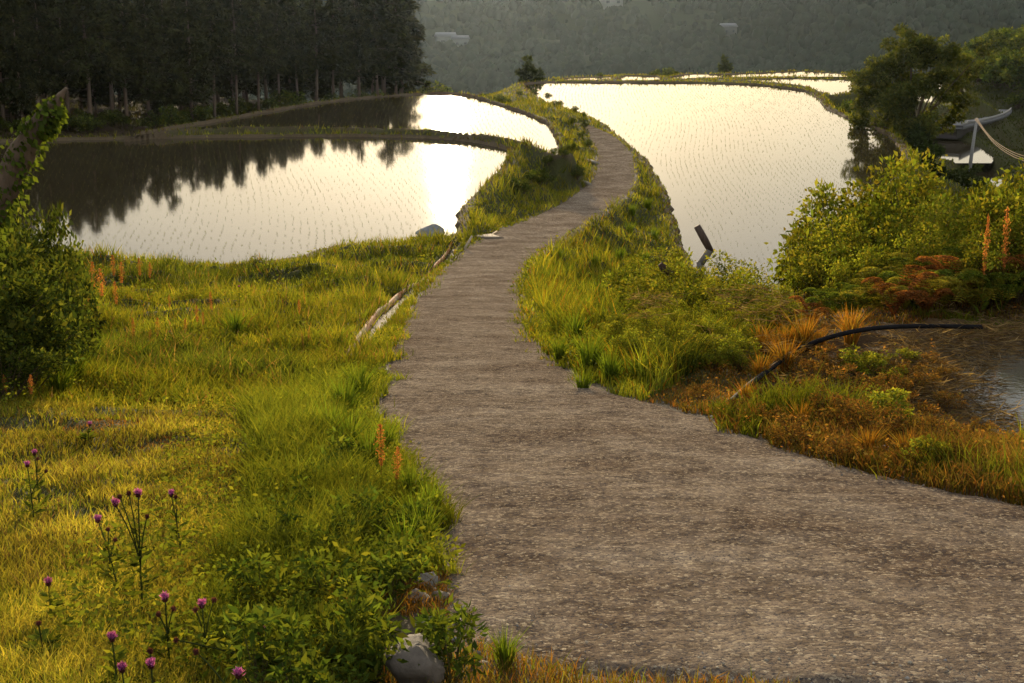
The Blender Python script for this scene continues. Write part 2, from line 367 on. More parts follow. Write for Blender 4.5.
def mat_water(name, rough=.03, mud=(.075, .062, .04), bump=.02, scale=3.0):
    m, nt, out = newmat(name); l = nt.links.new
    geo = N(nt, 'ShaderNodeNewGeometry')
    nz = N(nt, 'ShaderNodeTexNoise'); nz.inputs['Scale'].default_value = scale; nz.inputs['Detail'].default_value = 3; l(geo.outputs['Position'], nz.inputs['Vector'])
    n2 = N(nt, 'ShaderNodeTexNoise'); n2.inputs['Scale'].default_value = .25; n2.inputs['Detail'].default_value = 3; l(geo.outputs['Position'], n2.inputs['Vector'])
    mr = N(nt, 'ShaderNodeMapRange'); mr.inputs['From Min'].default_value = .35; mr.inputs['From Max'].default_value = .7
    mr.inputs['To Min'].default_value = rough * .9; mr.inputs['To Max'].default_value = rough * 1.12; l(n2.outputs['Fac'], mr.inputs['Value'])
    p = N(nt, 'ShaderNodeBsdfPrincipled'); p.inputs['Base Color'].default_value = (*mud, 1); p.inputs['IOR'].default_value = 1.36
    l(mr.outputs[0], p.inputs['Roughness'])
    b = N(nt, 'ShaderNodeBump'); b.inputs['Strength'].default_value = bump; b.inputs['Distance'].default_value = .05
    l(nz.outputs['Fac'], b.inputs['Height']); l(b.outputs[0], p.inputs['Normal']); l(p.outputs[0], out.inputs['Surface']); return m

M_GRASS = mat_leaf('grass_blade', .5, .5, .25, 2.2, .28)
M_LEAF = mat_leaf('broad_leaf', .45, .45, .3, 3.0, .3)
M_DARK = mat_leaf('conifer_needles', .2, .7, .12, .5, .3)
M_TREE = mat_leaf('tree_foliage', .35, .6, .2, .5, .3)
M_DRY = mat_leaf('dry_stalks', .35, .7, .15, 4.0, .4)
M_FLOWER = mat_leaf('petals', .25, .7, .1, 30, .2)
M_SOIL = mat_surf('soil', .95, .8, 14, .05, .35, 7, .1)
M_BARK = mat_surf('bark', .9, 1, 9, .03, .4, 6, .15, (1, 1, .25))
M_STONE = mat_surf('stone', .85, .8, 9, .02, .35, 8, .3)
M_CONC = mat_surf('concrete', .85, .6, 25, .01, .25, 7, .3)
M_WOOD = mat_surf('weathered_wood', .85, .9, 30, .01, .4, 6, .2, (1, 1, .12))
M_METAL = mat_surf('painted_metal', .45, .1, 12, .002, .12, 4, .5)
M_PLASTIC = mat_surf('black_plastic', .8, .3, 15, .003, .35, 4, .03)
M_ROAD = mat_road()
M_WATER = mat_water('paddy_water', .042, (.045, .034, .016), .010, 2.5)
M_WATER_R = mat_water('rippled_water', .08, (.10, .09, .07), .05, 9)

# ------------------------------------------------------------------ ground sheet
def build_ground():
    s = np.concatenate([-np.geomspace(2.6, .50, 40, endpoint=False), np.linspace(-.50, .50, 760), np.geomspace(.50, 2.6, 41)[1:]])
    Y = np.concatenate([np.linspace(-1.5, 3, 40, endpoint=False), np.geomspace(3, 230, 930), np.geomspace(230, 470, 40)[1:]])
    X = s[None, :] * (Y[:, None] + 2.2); YY = np.repeat(Y[:, None], len(s), 1)
    z, sd, rd, dd = terrain(X, YY, True)
    x = X.ravel(); y = YY.ravel(); zz = z.ravel()
    c = np.zeros((len(x), 3)); n1 = fbm(x * .8, y * .8, 31)[:, None]; n2 = fbm(x * 4, y * 4, 37, 3)[:, None]
    green = np.array((.045, .055, .012)); soil = np.array((.075, .05, .028)); mud = np.array((.10, .072, .042)); duff = np.array((.04, .026, .015))
    c[:] = green * (1 - n1 * .6) + soil * n1 * .6
    dry = (sstep(1.5, 3, x) * (1 - sstep(17, 22, y)) * (y > 7))[:, None]
    c = c * (1 - dry) + (np.array((.085, .05, .022)) * (.7 + .6 * n2)) * dry
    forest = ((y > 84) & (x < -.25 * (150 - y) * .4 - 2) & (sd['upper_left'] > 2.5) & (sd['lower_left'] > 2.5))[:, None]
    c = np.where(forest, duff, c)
    for k, w in (('right', .55), ('lower_left', .55), ('upper_left', .5), ('strip_a', .7), ('strip_b', .7), ('strip_c', .7), ('strip_d', .7), ('near_right', .8)):
        t = 1 - sstep(w * .6, w * 1.3, sd[k] + (n2[:, 0] - .5) * .6)
        c = c * (1 - t[:, None]) + mud * (.7 + .6 * n2) * t[:, None]
    t = (1 - sstep(.0, .35, rd))[:, None]
    c = c * (1 - t) + np.array((.12, .09, .06)) * t
    mb = MB(); nx = len(s); ny = len(Y)
    i = np.arange(ny - 1)[:, None] * nx; j = np.arange(nx - 1)[None]
    q = np.stack([i + j, i + j + 1, i + nx + j + 1, i + nx + j], -1).reshape(-1, 4)
    mb.add(np.stack([x, y, zz], 1), q, None, c)
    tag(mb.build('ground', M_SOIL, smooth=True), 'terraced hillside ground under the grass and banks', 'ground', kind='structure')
build_ground()

# water sheets
for k, (poly, h, L, bh) in PAD.items():
    if k == 'near_right': off = .1
    else: off = .16
    e = np.roll(poly, -1, 0) - np.roll(poly, 1, 0); nrm = np.stack([e[:, 1], -e[:, 0]], 1); nrm /= np.linalg.norm(nrm, axis=1)[:, None] + 1e-9
    area = .5 * np.sum(poly[:, 0] * np.roll(poly[:, 1], -1) - np.roll(poly[:, 0], -1) * poly[:, 1])
    p = poly + nrm * off * (1 if area > 0 else -1)
    me = bpy.data.meshes.new('water'); me.from_pydata([(a, b, -h) for a, b in (p if area > 0 else p[::-1])], [], [list(range(len(p)))])
    me.materials.append(M_WATER_R if k in ('near_right',) else M_WATER)
    names = {'right': 'big flooded rice paddy right of the winding road', 'lower_left': 'flooded paddy left of the road, nearest the meadow', 'upper_left': 'flooded paddy left of the road holding the sun glare', 'near_right': 'small muddy pool at the right edge beyond the straw'}
    tag(link('water', me), names.get(k, 'far flooded paddy water'), 'water', kind='structure')

# road
def build_road():
    n = len(EL); L3 = np.zeros((n, 3)); M = 40
    t = np.linspace(0, 1, M)[None, :, None]
    # refine along the road close to the camera
    A = catmull(EL, 4); B = catmull(ER, 4)
    XY = A[:, None, :] * (1 - t) + B[:, None, :] * t
    # ragged edges
    k = np.arange(len(A)); jl = (fbm(A[:, 0] * 3, A[:, 1] * 3, 2, 4) - .5) * .35; jr = (fbm(B[:, 0] * 3, B[:, 1] * 3, 4, 4) - .5) * .35
    d = (B - A); d /= np.linalg.norm(d, axis=1)[:, None]
    XY[:, 0] += d * jl[:, None]; XY[:, -1] += d * jr[:, None]
    X = XY[..., 0]; Y = XY[..., 1]
    crown = .02 * (1 - (2 * t[..., 0] - 1) ** 2)
    Z = -road_h(Y) + .012 + crown + (fbm(X * 1.2, Y * 1.2, 8) - .5) * .045 + (fbm(X * 2.2, Y * 11, 18, 3) - .5) * .02
    Z[:, 0] -= .035; Z[:, -1] -= .035
    mb = MB(); ny, nx = X.shape; i = np.arange(ny - 1)[:, None] * nx; j = np.arange(nx - 1)[None]
    q = np.stack([i + j, i + j + 1, i + nx + j + 1, i + nx + j], -1).reshape(-1, 4)
    mb.add(np.stack([X, Y, Z], -1), q)
    tag(mb.build('road', M_ROAD, smooth=True), 'narrow worn concrete farm road winding down between the paddies', 'road', kind='structure')
build_road()

# loose stones on the road
def pebbles():
    n = 5200; s = rng.uniform(-.3, .5, n); Y = np.exp(rng.uniform(math.log(3.8), math.log(22), n)); X = s * Y
    rd = sdf(X, Y, ROADPOLY, 15); k = (rd < .12); X = X[k]; Y = Y[k]; n = len(X)
    keep = rng.uniform(0, 1, n) < np.where(-rd[k] < .35, .9, .32); X = X[keep]; Y = Y[keep]; n = len(X)
    r = rng.gamma(2.2, .0017, n) + .002
    z = -road_h(Y) + .018 + (fbm(X * 1.2, Y * 1.2, 8) - .5) * .045
    D = np.array([(1, 0, 0), (0, 1, 0), (-1, 0, 0), (0, -1, 0), (0, 0, .75), (0, 0, -.6)])
    V = D[None] * r[:, None, None] * rng.uniform(.6, 1.4, (n, 6, 1)) + np.stack([X, Y, z - r * .1], 1)[:, None]
    b = np.arange(n)[:, None, None] * 6; T = np.array([(0, 1, 4), (1, 2, 4), (2, 3, 4), (3, 0, 4), (1, 0, 5), (2, 1, 5), (3, 2, 5), (0, 3, 5)])[None]
    mb = MB(); mb.add(V.reshape(-1, 3), None, (b + T).reshape(-1, 3), np.repeat(rand_col(n, [(.38, .33, .25), (.22, .22, .23), (.44, .38, .27), (.3, .24, .17), (.25, .21, .17)], .2), 6, 0))
    tag(mb.build('gravel', M_STONE, smooth=False), 'loose grit and small stones scattered over the road', 'gravel', kind='stuff')
pebbles()
# ------------------------------------------------------------------ grass (uncountable)
def candidates(n, y0, y1, s0=-.43, s1=.46):
    if y0 > 180: s0, s1 = .25, .5
    s = rng.uniform(s0, s1, n); Y = np.exp(rng.uniform(math.log(y0), math.log(y1), n)); X = s * (Y + .3)
    z, sd, rd, dd = terrain(X, Y, True)
    wet = np.full(n, 9.)
    for k, (p, h, L, b) in PAD.items(): wet = np.minimum(wet, np.where((z < -h + .02) & (sd[k] < .7), -1, sd[k]))
    ok = (rd > -.08 + (fbm(X * 2.2, Y * 2.2, 2, 4) - .5) * .7 * np.clip(Y / 10, .6, 1.3)) & (wet > .02) & (dd > .13)
    f = np.where(ok)[0]
    return X[f], Y[f], z[f], {k: v[f] for k, v in sd.items()}, rd[f], wet[f]
YG = [(.27,.25,.035),(.21,.22,.035),(.33,.27,.045),(.24,.19,.04)]      # sunny meadow
GR = [(.12,.16,.02),(.16,.18,.02),(.09,.12,.016),(.20,.20,.024)]          # fresh green
DK = [(.06,.085,.016),(.075,.10,.016),(.10,.11,.02)]
OR = [(.27,.11,.03),(.19,.085,.026),(.30,.155,.04),(.13,.075,.028),(.19,.14,.035),(.10,.06,.026),(.14,.12,.03)]
ST = [(.20,.14,.07),(.14,.09,.045),(.10,.06,.035),(.26,.19,.10)]
def pick(mask, c, pal, var=.16):
    n = int(mask.sum())
    if n: c[mask] = rand_col(n, pal, var)
BARE = [(*ground(430, 604)[:2], .42), (*ground(415, 640)[:2], .25), (*ground(100, 428)[:2], .28), (*ground(165, 448)[:2], .2)]
def grass(n, y0, y1, fill):
    X, Y, z, sd, rd, wet = candidates(n, y0, y1); n = len(X)
    road_x = np.interp(Y, np.sort(EL[:, 1]), EL[np.argsort(EL[:, 1]), 0])
    xr = np.interp(Y, np.sort(ER[:, 1]), ER[np.argsort(ER[:, 1]), 0])
    left = X < road_x + .2; n1 = np.clip((fbm(X * .7, Y * .7, 51) - .5) * 1.5 + .5, 0, 1); n2 = fbm(X * .25, Y * .25, 57, 3); n3 = fbm(X * 2.5, Y * 2.5, 61, 3)
    u = rng.uniform(0, 1, n)
    H = .16 + .22 * n1; c = rand_col(n, GR, .15)
    # left meadow, mown part and rank part
    tall = left & (Y < 48) & (Y > 11.2 + 1.8 * (n2 - .5) * 2 + .35 * np.minimum(X + 6, 3))
    mown = left & (Y <= 48) & ~tall
    H = np.where(mown, .045 + .06 * n3, H); pick(mown, c, YG)
    m = mown & (u < .25 * (n1 > .52)); pick(m, c, [(.10, .06, .03), (.16, .11, .05), (.08, .09, .02)])
    m = mown & (u > .7) & (n3 < .5); pick(m, c, GR)
    H = np.where(tall, .13 + .32 * np.clip(n1 * 1.5 - .35, 0, 1), H); pick(tall & (u < .55), c, [(.20,.20,.02),(.25,.22,.024),(.14,.17,.02)]); pick(tall & (u > .93), c, [(.28,.19,.07),(.25,.13,.04)])
    pick(tall & (n2 < .42) & (u < .6), c, DK)
    # belt of weeds along the near road edge
    edge_ = left & (Y < 16) & (road_x - X < .9 + .8 * (n2 - .3)) & (Y > 4.6)
    H = np.where(edge_, .08 + .26 * n1 ** 1.3, H); pick(edge_, c, GR)
    # right side
    right = X > xr - .2
    dry = right & (Y < 19.5) & (Y < 12.5 + 2.2 * (X - 1)); 
    ed = np.clip(rd / 2.0, 0, 1)
    H = np.where(dry, .05 + .20 * n1 * (1 - .3 * ed), H); pick(dry, c, OR)
    pick(dry & (u < .12 + .3 * (n1 > .55)), c, [(.12,.10,.022),(.09,.10,.02),(.16,.12,.02)])
    H = np.where(dry, H * (.25 + 1.2 * n3), H)
    straw = dry & (rd > .9) & (sd['near_right'] < 1.0 + .9 * n3); pick(straw & (u < .75), c, ST)
    H = np.where(straw, H * .7, H)
    gp = dry & (n1 > .72) & (n3 > .5); pick(gp, c, GR); H = np.where(gp, H * 1.3, H)
    lush = right & ~dry & (Y < 62)
    H = np.where(lush, .18 + .42 * np.clip(n1 * 1.7 - .4, 0, 1), H); pick(lush & (u < .5), c, [(.25,.25,.022),(.19,.23,.022),(.28,.23,.025)]); pick(lush & (n3 < .4), c, DK)
    pick(lush & (u > .95), c, [(.35,.2,.02),(.28,.1,.02)])
    # banks and bunds
    bushy = lush & (X > xr + 1.3) & (Y < 32); H = np.where(bushy, H * .5, H)
    far = (Y > 48)
    H = np.where(far, .16 + .35 * np.clip(n1 * 1.6 - .4, 0, 1), H)
    pick(far & (u < .4), c, [(.22,.20,.025)]); H = np.where(Y > 135, np.minimum(H, .14), H); H = np.where(dry & (Y > 12), H * .55, H)
    bot = (X > -.5) & (Y < 5.4); pick(bot & (u < .8), c, OR + [(.2,.17,.03)]); H = np.where(bot, .03 + .05 * n1, H)
    near_w = wet < .55
    H = np.where(near_w, np.minimum(H, .05 + .06 * n3), H); pick(near_w & (u < .4), c, [(.12,.10,.03),(.10,.07,.03)])
    H = np.where(near_w & (Y > 60), H * 1.8, H)
    H = np.where((rd < .35) & (rd > -1), np.minimum(H, .10 + .08 * n1), H)
    H = np.where((X > 8) & (Y > 30) & (sd['right'] > 1.5), H * 1.3, H)
    vs_ = ((Y > 185) & (X > 20)) | ((X > 44) & (Y > 120)); pick(vs_, c, [(.05,.065,.018),(.07,.08,.02)])
    H = np.where((X > -2) & (X < 5) & (Y > 62) & (Y < 80), np.maximum(H, .16 + .28 * n1), H)
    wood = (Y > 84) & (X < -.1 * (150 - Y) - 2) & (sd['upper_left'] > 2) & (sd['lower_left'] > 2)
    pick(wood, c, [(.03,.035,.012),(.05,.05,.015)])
    tone = .62 + .76 * fbm(X * 1.1 + 5, Y * 1.1, 83, 4); c = c * (tone * tone * .86)[:, None]
    for (bx, by, br) in BARE:
        bm = np.hypot(X - bx, (Y - by) * .8) < br * (.6 + .9 * n3); pick(bm, c, [(.20,.10,.03),(.12,.07,.03),(.28,.13,.02),(.10,.08,.03)]); H = np.where(bm, H * .4, H)
    drop = (u < .8) & (wood & (rng.uniform(0, 1, n) < .6))
    # thinner where the soil shows
    drop |= mown & (n3 < .33) & (rng.uniform(0, 1, n) < .6)
    drop |= near_w & (Y < 60) & (rng.uniform(0, 1, n) < .45)
    drop |= bot & (rng.uniform(0, 1, n) < .45)
    drop |= straw & (rng.uniform(0, 1, n) < .35)
    drop |= (Y < 16) & (X > 1) & (Y < 4.45 + .1)
    k = ~drop; X, Y, z, H, c, rd, straw, mown = X[k], Y[k], z[k], H[k], c[k], rd[k], straw[k], mown[k]; n = len(X)
    H = H * rng.uniform(.55, 1.35, n); H = np.maximum(H, .0016 * Y)
    W = np.maximum(.0042 * np.where(mown, .8, 1.25), .00085 * Y) * rng.uniform(.7, 1.5, n)
    az = rng.uniform(0, 2 * np.pi, n); bend = H * rng.uniform(.15, .9, n)
    bend = np.where(straw, H * rng.uniform(1, 3, n), bend); Hh = np.where(straw, H * .35, H)
    mb = MB(); P = np.stack([X, Y, z - .01], 1)
    a = Y < 22
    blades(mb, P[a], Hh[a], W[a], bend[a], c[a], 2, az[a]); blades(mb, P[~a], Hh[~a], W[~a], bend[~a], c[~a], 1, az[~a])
    return mb
tag(grass(330000, 3.3, 22, 0).build('grass', M_GRASS), 'sunlit meadow and verge grass on both sides of the near road', 'grass', kind='stuff')
tag(grass(40000, 185, 330, 0).build('grass', M_GRASS), 'coarse grass on the valley side beyond the poles', 'grass', kind='stuff')
tag(grass(330000, 22, 185, 0).build('grass', M_GRASS), 'rough green grass on the farther banks and paddy bunds', 'grass', kind='stuff')

# low leafy ground cover between the blades
def cover():
    X, Y, z, sd, rd, wet = candidates(110000, 3.6, 60); n1 = fbm(X * .9, Y * .9, 71)
    xr = np.interp(Y, np.sort(ER[:, 1]), ER[np.argsort(ER[:, 1]), 0]); xl = np.interp(Y, np.sort(EL[:, 1]), EL[np.argsort(EL[:, 1]), 0])
    left = X < xl + .2
    near_edge = left & (xl - X < 1.6) & (Y < 16)
    dry_ = (X > xr - .2) & (Y < 15) & (Y < 12.5 + 2.2 * (X - 1)); keep = (wet > .3) & (near_edge | (n1 > .5) | dry_) & ~(left & (Y < 11) & ~near_edge) & ~((X > -.5) & (Y < 5.5))
    X, Y, z, rd, near_edge = X[keep], Y[keep], z[keep], rd[keep], near_edge[keep]; n = len(X)
    dry = (X > 1) & (Y < 18) & (Y < 12.5 + 2.2 * (X - 1))
    c = rand_col(n, GR + [(.14, .15, .02)], .2); c[dry] = rand_col(int(dry.sum()), OR, .25)
    hh = rng.uniform(.02, .22, n) * np.where(dry, .6, 1) * (.4 + n1[keep] * 1.2)
    D = np.stack([rng.normal(size=n), rng.normal(size=n), rng.uniform(-.1, .8, n)], 1)
    L = np.maximum(.028, .0022 * Y) * rng.uniform(.6, 1.5, n)
    mb = MB(); leaves(mb, np.stack([X, Y, z + hh], 1), D, L, L * .5, c)
    tag(mb.build('ground_cover', M_LEAF), 'small leafy weeds mixed through the grass', 'weeds', kind='stuff')
cover()
def straw():
    n = 90000; X = rng.uniform(1.5, 7.5, n); Y = rng.uniform(8, 18.5, n)
    z, sd, rd, dd = terrain(X, Y, True); d = sd['near_right']; n3 = fbm(X * 1.3, Y * 1.3, 77, 3)
    p = np.exp(-((d - .25) / .6) ** 2) + .16 * (n3 > .5) * (Y > 11.5); k = (rng.uniform(0, 1, n) < p) & (rd > .9) & (d > -.35)
    X, Y, z, d = X[k], Y[k], z[k], d[k]; n = len(X); z = np.maximum(z, -4.06) + rng.uniform(0, .16, n) * np.clip(n3[k] * 2.2 - .5, .15, 1) * np.exp(-((d - .3) / .7) ** 2)
    az = rng.uniform(0, 2 * np.pi, n) ; L = rng.uniform(.06, .26, n)
    mb = MB(); D = np.stack([np.cos(az), np.sin(az) * .5, rng.normal(0, .22, n)], 1)
    leaves(mb, np.stack([X, Y, z], 1), D, L, .009, rand_col(n, ST, .25), .1)
    tag(mb.build('straw', M_DRY), 'brown rotting straw heaped along the small muddy pool', 'straw', kind='stuff')
straw()

# ------------------------------------------------------------------ individual plants
ONES = 'zeroth first second third fourth fifth sixth seventh eighth ninth tenth eleventh twelfth thirteenth fourteenth fifteenth sixteenth seventeenth eighteenth nineteenth'.split()
TENS = {2: 'twent', 3: 'thirt', 4: 'fort', 5: 'fift', 6: 'sixt', 7: 'sevent', 8: 'eight', 9: 'ninet'}
def ordw(n):
    if n < 20: return ONES[n]
    t, o = divmod(n, 10)
    if t >= 10: return 'hundredth'
    return TENS[t] + ('ieth' if o == 0 else 'y-' + ONES[o])
def label_row(objs, text, place):
    """objs: (object, u) -> labels numbered from the left"""
    for i, (o, u) in enumerate(sorted(objs, key=lambda q: q[1])):
        o['label'] = f'{text}, {ordw(i + 1)} from the left {place}'
def branchy(mb, clumps, base, r0, col, seed=0):
    r = np.random.default_rng(seed); b = np.array(base, float)
    for (c, rad) in clumps:
        c = np.array(c, float); m = b * .45 + c * .55; m[2] = b[2] + (c[2] - b[2]) * .45 + r.uniform(-.05, .05) * rad; m[:2] = b[:2] + (c[:2] - b[:2]) * .35
        t = np.linspace(0, 1, 7)[:, None]; P = (1 - t) ** 2 * b + 2 * t * (1 - t) * m + t * t * c
        tube(mb, P, r0 * np.linspace(1, .15, 7), 6, col)
def clump_leaves(mb, c, rad, n, L, pal, flat=.75, var=.2, wl=.5, droop=-.1):
    D = rng.normal(size=(n, 3)); D /= np.linalg.norm(D, axis=1)[:, None]
    r = rng.uniform(.25, 1, n) ** .6 * (1 + rng.normal(0, .12, n))
    P = np.array(c) + D * (r * rad)[:, None] * np.array([1, 1, flat])
    D2 = D + rng.normal(0, .7, (n, 3)); D2[:, 2] += droop
    l = L * rng.uniform(.6, 1.4, n); leaves(mb, P, D2, l, l * wl, rand_col(n, pal, var))
def make_shrub(name, nst, nl, L, pal, R0=.5, H0=1.0, seed=1, wl=.5, stem=(.10, .07, .04), sparse=False):
    """an Empty with stems and foliage, 1 unit tall"""
    r = np.random.default_rng(seed); cl = []
    for i in range(nst):
        a = r.uniform(0, 2 * np.pi); rr = R0 * r.uniform(.15, 1) ** .6; h = H0 * (1 - .45 * (rr / R0) ** 2) * r.uniform(.55, 1)
        cl.append(((rr * math.cos(a), rr * math.sin(a), h), r.uniform(.11, .2) * H0 if not sparse else .1))
    root = thing(name, None, 'shrub')
    mb = MB(); branchy(mb, cl, (0, 0, -.05), .014, stem, seed); mb.build('stem', M_BARK, root)
    mb = MB(); per = nl // nst
    for c, rad in cl:
        c = np.array(c); pl_ = np.array(pal) * (r.uniform(.5, 1.2) * np.array([1, r.uniform(.95, 1.1), 1])); clump_leaves(mb, c, rad * r.uniform(.7, 1.25), int(per * .65), L * r.uniform(.8, 1.25), pl_, .7, .22, wl)
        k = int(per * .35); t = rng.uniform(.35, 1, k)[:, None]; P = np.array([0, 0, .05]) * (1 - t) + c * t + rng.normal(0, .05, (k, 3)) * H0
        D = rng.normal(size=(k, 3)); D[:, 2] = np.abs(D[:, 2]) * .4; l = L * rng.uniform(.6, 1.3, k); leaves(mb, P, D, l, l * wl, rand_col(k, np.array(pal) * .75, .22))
    mb.build('foliage', M_LEAF, root); return root
SH = [(.17,.20,.024),(.22,.23,.028),(.11,.15,.02),(.26,.22,.03)]
used = set()
def put(proto, p, scale, rz=None, squash=1.0):
    o = proto if proto.name not in used else copy_tree(proto)
    used.add(proto.name); o.location = p; o.rotation_euler = (0, 0, rng.uniform(0, 6.28) if rz is None else rz)
    o.scale = (scale * squash, scale * squash, scale); return o
shrubs = [make_shrub('leafy_shrub', 26, 5200, .038, SH, .55, 1, 100 + i) for i in range(4)]
# thicket on the right, (column, distance, row of its top, squash)
G = []
for i, (u, y, v, q) in enumerate([(818,25,222,.8),(842,24.5,205,.9),(868,23.5,186,.9),(893,23,176,.9),(918,22,180,.85),(850,21.5,232,1),(885,21,222,1),(915,20.5,212,.9),(945,20.5,228,.9),(972,20,205,.9),(998,19.5,186,.9),(1020,19,176,.9),(1035,18,190,1),(985,18,228,1),(955,18.5,240,1),(925,19,238,1),(895,19,245,1),(830,22.5,245,1),(1012,17.5,222,1),(1050,19,165,1),(860,19.5,256,1)]):
    p = at(u, y); s = max(height_to(p, v) * 1.17, .5); o = put(shrubs[i % 4], p, s, squash=q * .88); G.append((o, u)); o['group'] = 'shrubs of the thicket right of the pipe'
label_row(G, 'yellow-green leafy shrub', 'in the thicket behind the ferns')
G = []
for i, (u, y, v, q) in enumerate([(706,22,286,1),(735,21,276,1),(762,20,283,1),(680,23,280,1),(655,25,296,1),(722,18.5,308,1),(694,19,316,1),(668,21,312,1),(750,18,316,1.1),(640,22,338,1.1),(705,16.5,345,1.2),(735,16,346,1.1),(672,17.5,352,1.2),(775,18,300,1),(600,22,330,1.2),(615,20,345,1.2),(630,18,352,1.3),(650,17,362,1.3),(640,15.5,378,1.3),(665,16,368,1.2),(690,15.2,372,1.3),(715,15,374,1.3),(740,15,368,1.2),(625,16.5,366,1.2),(704,27,284,.7),(660,28,272,1),(645,30,262,1),(675,30,262,.9),(655,26,284,1.1),(725,24,268,.9)]):
    p = at(u, y); s = max(height_to(p, v - 14), .45); o = put(shrubs[(i + 2) % 4], p, s, squash=q); G.append((o, u)); o['group'] = 'weedy bushes on the verge right of the road'
label_row(G, 'weedy green bush', 'on the verge below the broken post')
# thin shoots against the water
shoots = [make_shrub('leafy_shoot', 5, 150, .075, SH, .3, 1, 140 + i, .45, sparse=True) for i in range(2)]
G = []
for i, (u, y, v, q) in enumerate([(800,23,193,.9),(822,22.5,202,.8),(868,24,168,.8),(888,24,160,.7),(690,24,236,.8),(718,23,256,.9),(755,21,262,.9),(1008,20,150,.7)]):
    p = at(u, y); s = height_to(p, v); o = put(shoots[i % 2], p, s, squash=q * .6); G.append((o, u)); o['category'] = 'shoot'; o['group'] = 'thin leafy shoots'
label_row(G, 'thin leafy shoot', 'of those rising against the water')

# ferns
def make_fern(pal, seed):
    r = np.random.default_rng(seed); root = thing('fern', None, 'fern'); 
    for k in range(9):
        a = k * .7 + r.uniform(-.3, .3); ln = r.uniform(.75, 1.1); t = np.linspace(0, 1, 22)
        rad = ln * t * r.uniform(.45, .8); z = ln * (r.uniform(1.0, 1.35) * t - .7 * t ** 2.4)
        P = np.stack([np.cos(a) * rad, np.sin(a) * rad, z], 1)
        mb = MB(); tube(mb, P[::3], .006, 4, pal[0]); S = np.array([-math.sin(a), math.cos(a), 0.])
        T = np.gradient(P, axis=0)
        for sgn in (1, -1):
            for j in range(4, 22):
                L = .24 * ln * math.sin(math.pi * (1 - (j - 2) / 21) ** .8) + .02
                m = 9; q = np.linspace(.05, 1, m)[:, None]; d = S * sgn + T[j] * 4; d /= np.linalg.norm(d)
                B = P[j] + d * L * q; B[:, 2] -= .12 * L * q[:, 0] ** 2
                for s2 in (1, -1):
                    dd = np.cross(d, [0, 0, 1]) * s2 + d * .5; l = .06 * ln * (1 - q[:, 0] * .8)
                    leaves(mb, B, np.tile(dd, (m, 1)), l, l * .42, rand_col(m, pal, .3), .05)
        mb.build('frond', M_LEAF, root)
    return root
fern_red = make_fern([(.20,.07,.025),(.27,.11,.03),(.15,.075,.028)], 1); fern_yel = make_fern([(.26,.24,.03),(.30,.22,.035),(.18,.20,.03)], 2); fern_green = make_fern([(.08,.12,.02),(.12,.14,.02)], 3)
G = []
for i, (u, y, s, k) in enumerate([(868,17.4,.75,1),(893,17.2,.8,0),(915,17.8,.9,2),(938,17.4,.85,1),(955,17.9,.9,0),(975,17.4,.9,1),(1000,17.2,.9,2),(1015,17.8,1.0,1),(1030,17.3,.9,0),(852,17.4,.6,2),(830,17.5,.65,2),(812,17.2,.5,0),(905,18.4,1.0,1),(985,18.4,1.0,2),(925,17.1,.6,0),(1040,17.8,1.0,0)]):
    p = at(u, y); o = put((fern_red, fern_yel, fern_green)[k], p, s * 1.1, squash=.8); G.append((o, u)); o['look'] = k
for i, (o, u) in enumerate(sorted(G, key=lambda q: q[1])):
    k = o['look']; del o['look']; o['label'] = ('rust-red withered fern', 'yellowing fern', 'fresh green fern')[k] + f', {ordw(i + 1)} from the left in the fern row'; o['group'] = 'ferns above the straw bank'

# docks: tall rusty seed spikes
def make_dock(seed, pal, H=1.0):
    r = np.random.default_rng(seed); root = thing('dock_plant', None, 'plant'); mb = MB()
    t = np.linspace(0, 1, 6)[:, None]; tip = np.array([r.normal(0, .08), r.normal(0, .08), H]); P = tip * t
    tube(mb, P, np.linspace(.006, .002, 6), 5, (.16, .09, .03)); mb.build('stem', M_LEAF, root)
    mb = MB(); n = 420; z = r.uniform(.45, 1, n); A = tip * z[:, None]; w = .045 * np.sin(np.pi * np.clip((z - .42) / .6, 0, 1)) + .006
    A += r.normal(0, 1, (n, 3)) * w[:, None] * np.array([.7, .7, .5]); leaves(mb, A, r.normal(size=(n, 3)), .022, .016, rand_col(n, pal, .2)); mb.build('seed_head', M_LEAF, root)
    mb = MB(); n = 12; a = r.uniform(0, 6.28, n); z = r.uniform(0, .3, n); leaves(mb, np.stack([0 * a, 0 * a, z], 1), np.stack([np.cos(a), np.sin(a), r.uniform(.2, .9, n)], 1), .2, .035, rand_col(n, GR, .2)); mb.build('leaf', M_LEAF, root)
    return root
dk = [make_dock(i, [(.42,.15,.05),(.34,.13,.05),(.46,.20,.07)]) for i in range(3)]
G = []
for (u, v, h) in [(382,497,.30),(396,505,.27)]:
    p = ground(u, v); o = put(dk[len(G)], p, height_to(p, 424 if u < 390 else 446)); G.append((o, u))
G[0][0]['label'] = 'taller rusty dock spike at the left road edge'; G[1][0]['label'] = 'shorter rusty dock spike at the road edge beside the taller one'
G = []
for (u, vt, vb) in [(95,262,310),(104,268,318),(118,281,322),(115,255,292),(150,330,355),(158,318,350),(135,318,352),(128,335,368),(62,340,378),(38,365,398),(8,375,405),(32,375,410),(212,292,322),(186,318,345),(198,305,335),(204,312,335),(244,312,335),(170,295,318),(141,258,290),(150,262,290),(122,262,300),(300,300,325),(88,290,330)]:
    p = ground(u, vb); o = put(dk[len(G) % 3], p, max(height_to(p, vt), .2)); G.append((o, u)); o['group'] = 'dock spikes in the left meadow'
label_row(G, 'orange dock seed spike', 'in the left meadow')
p = at(980, 17); o = put(dk[0], p, height_to(p, 216), squash=.45); o['label'] = 'tan feathery spike above the ferns, left of two'
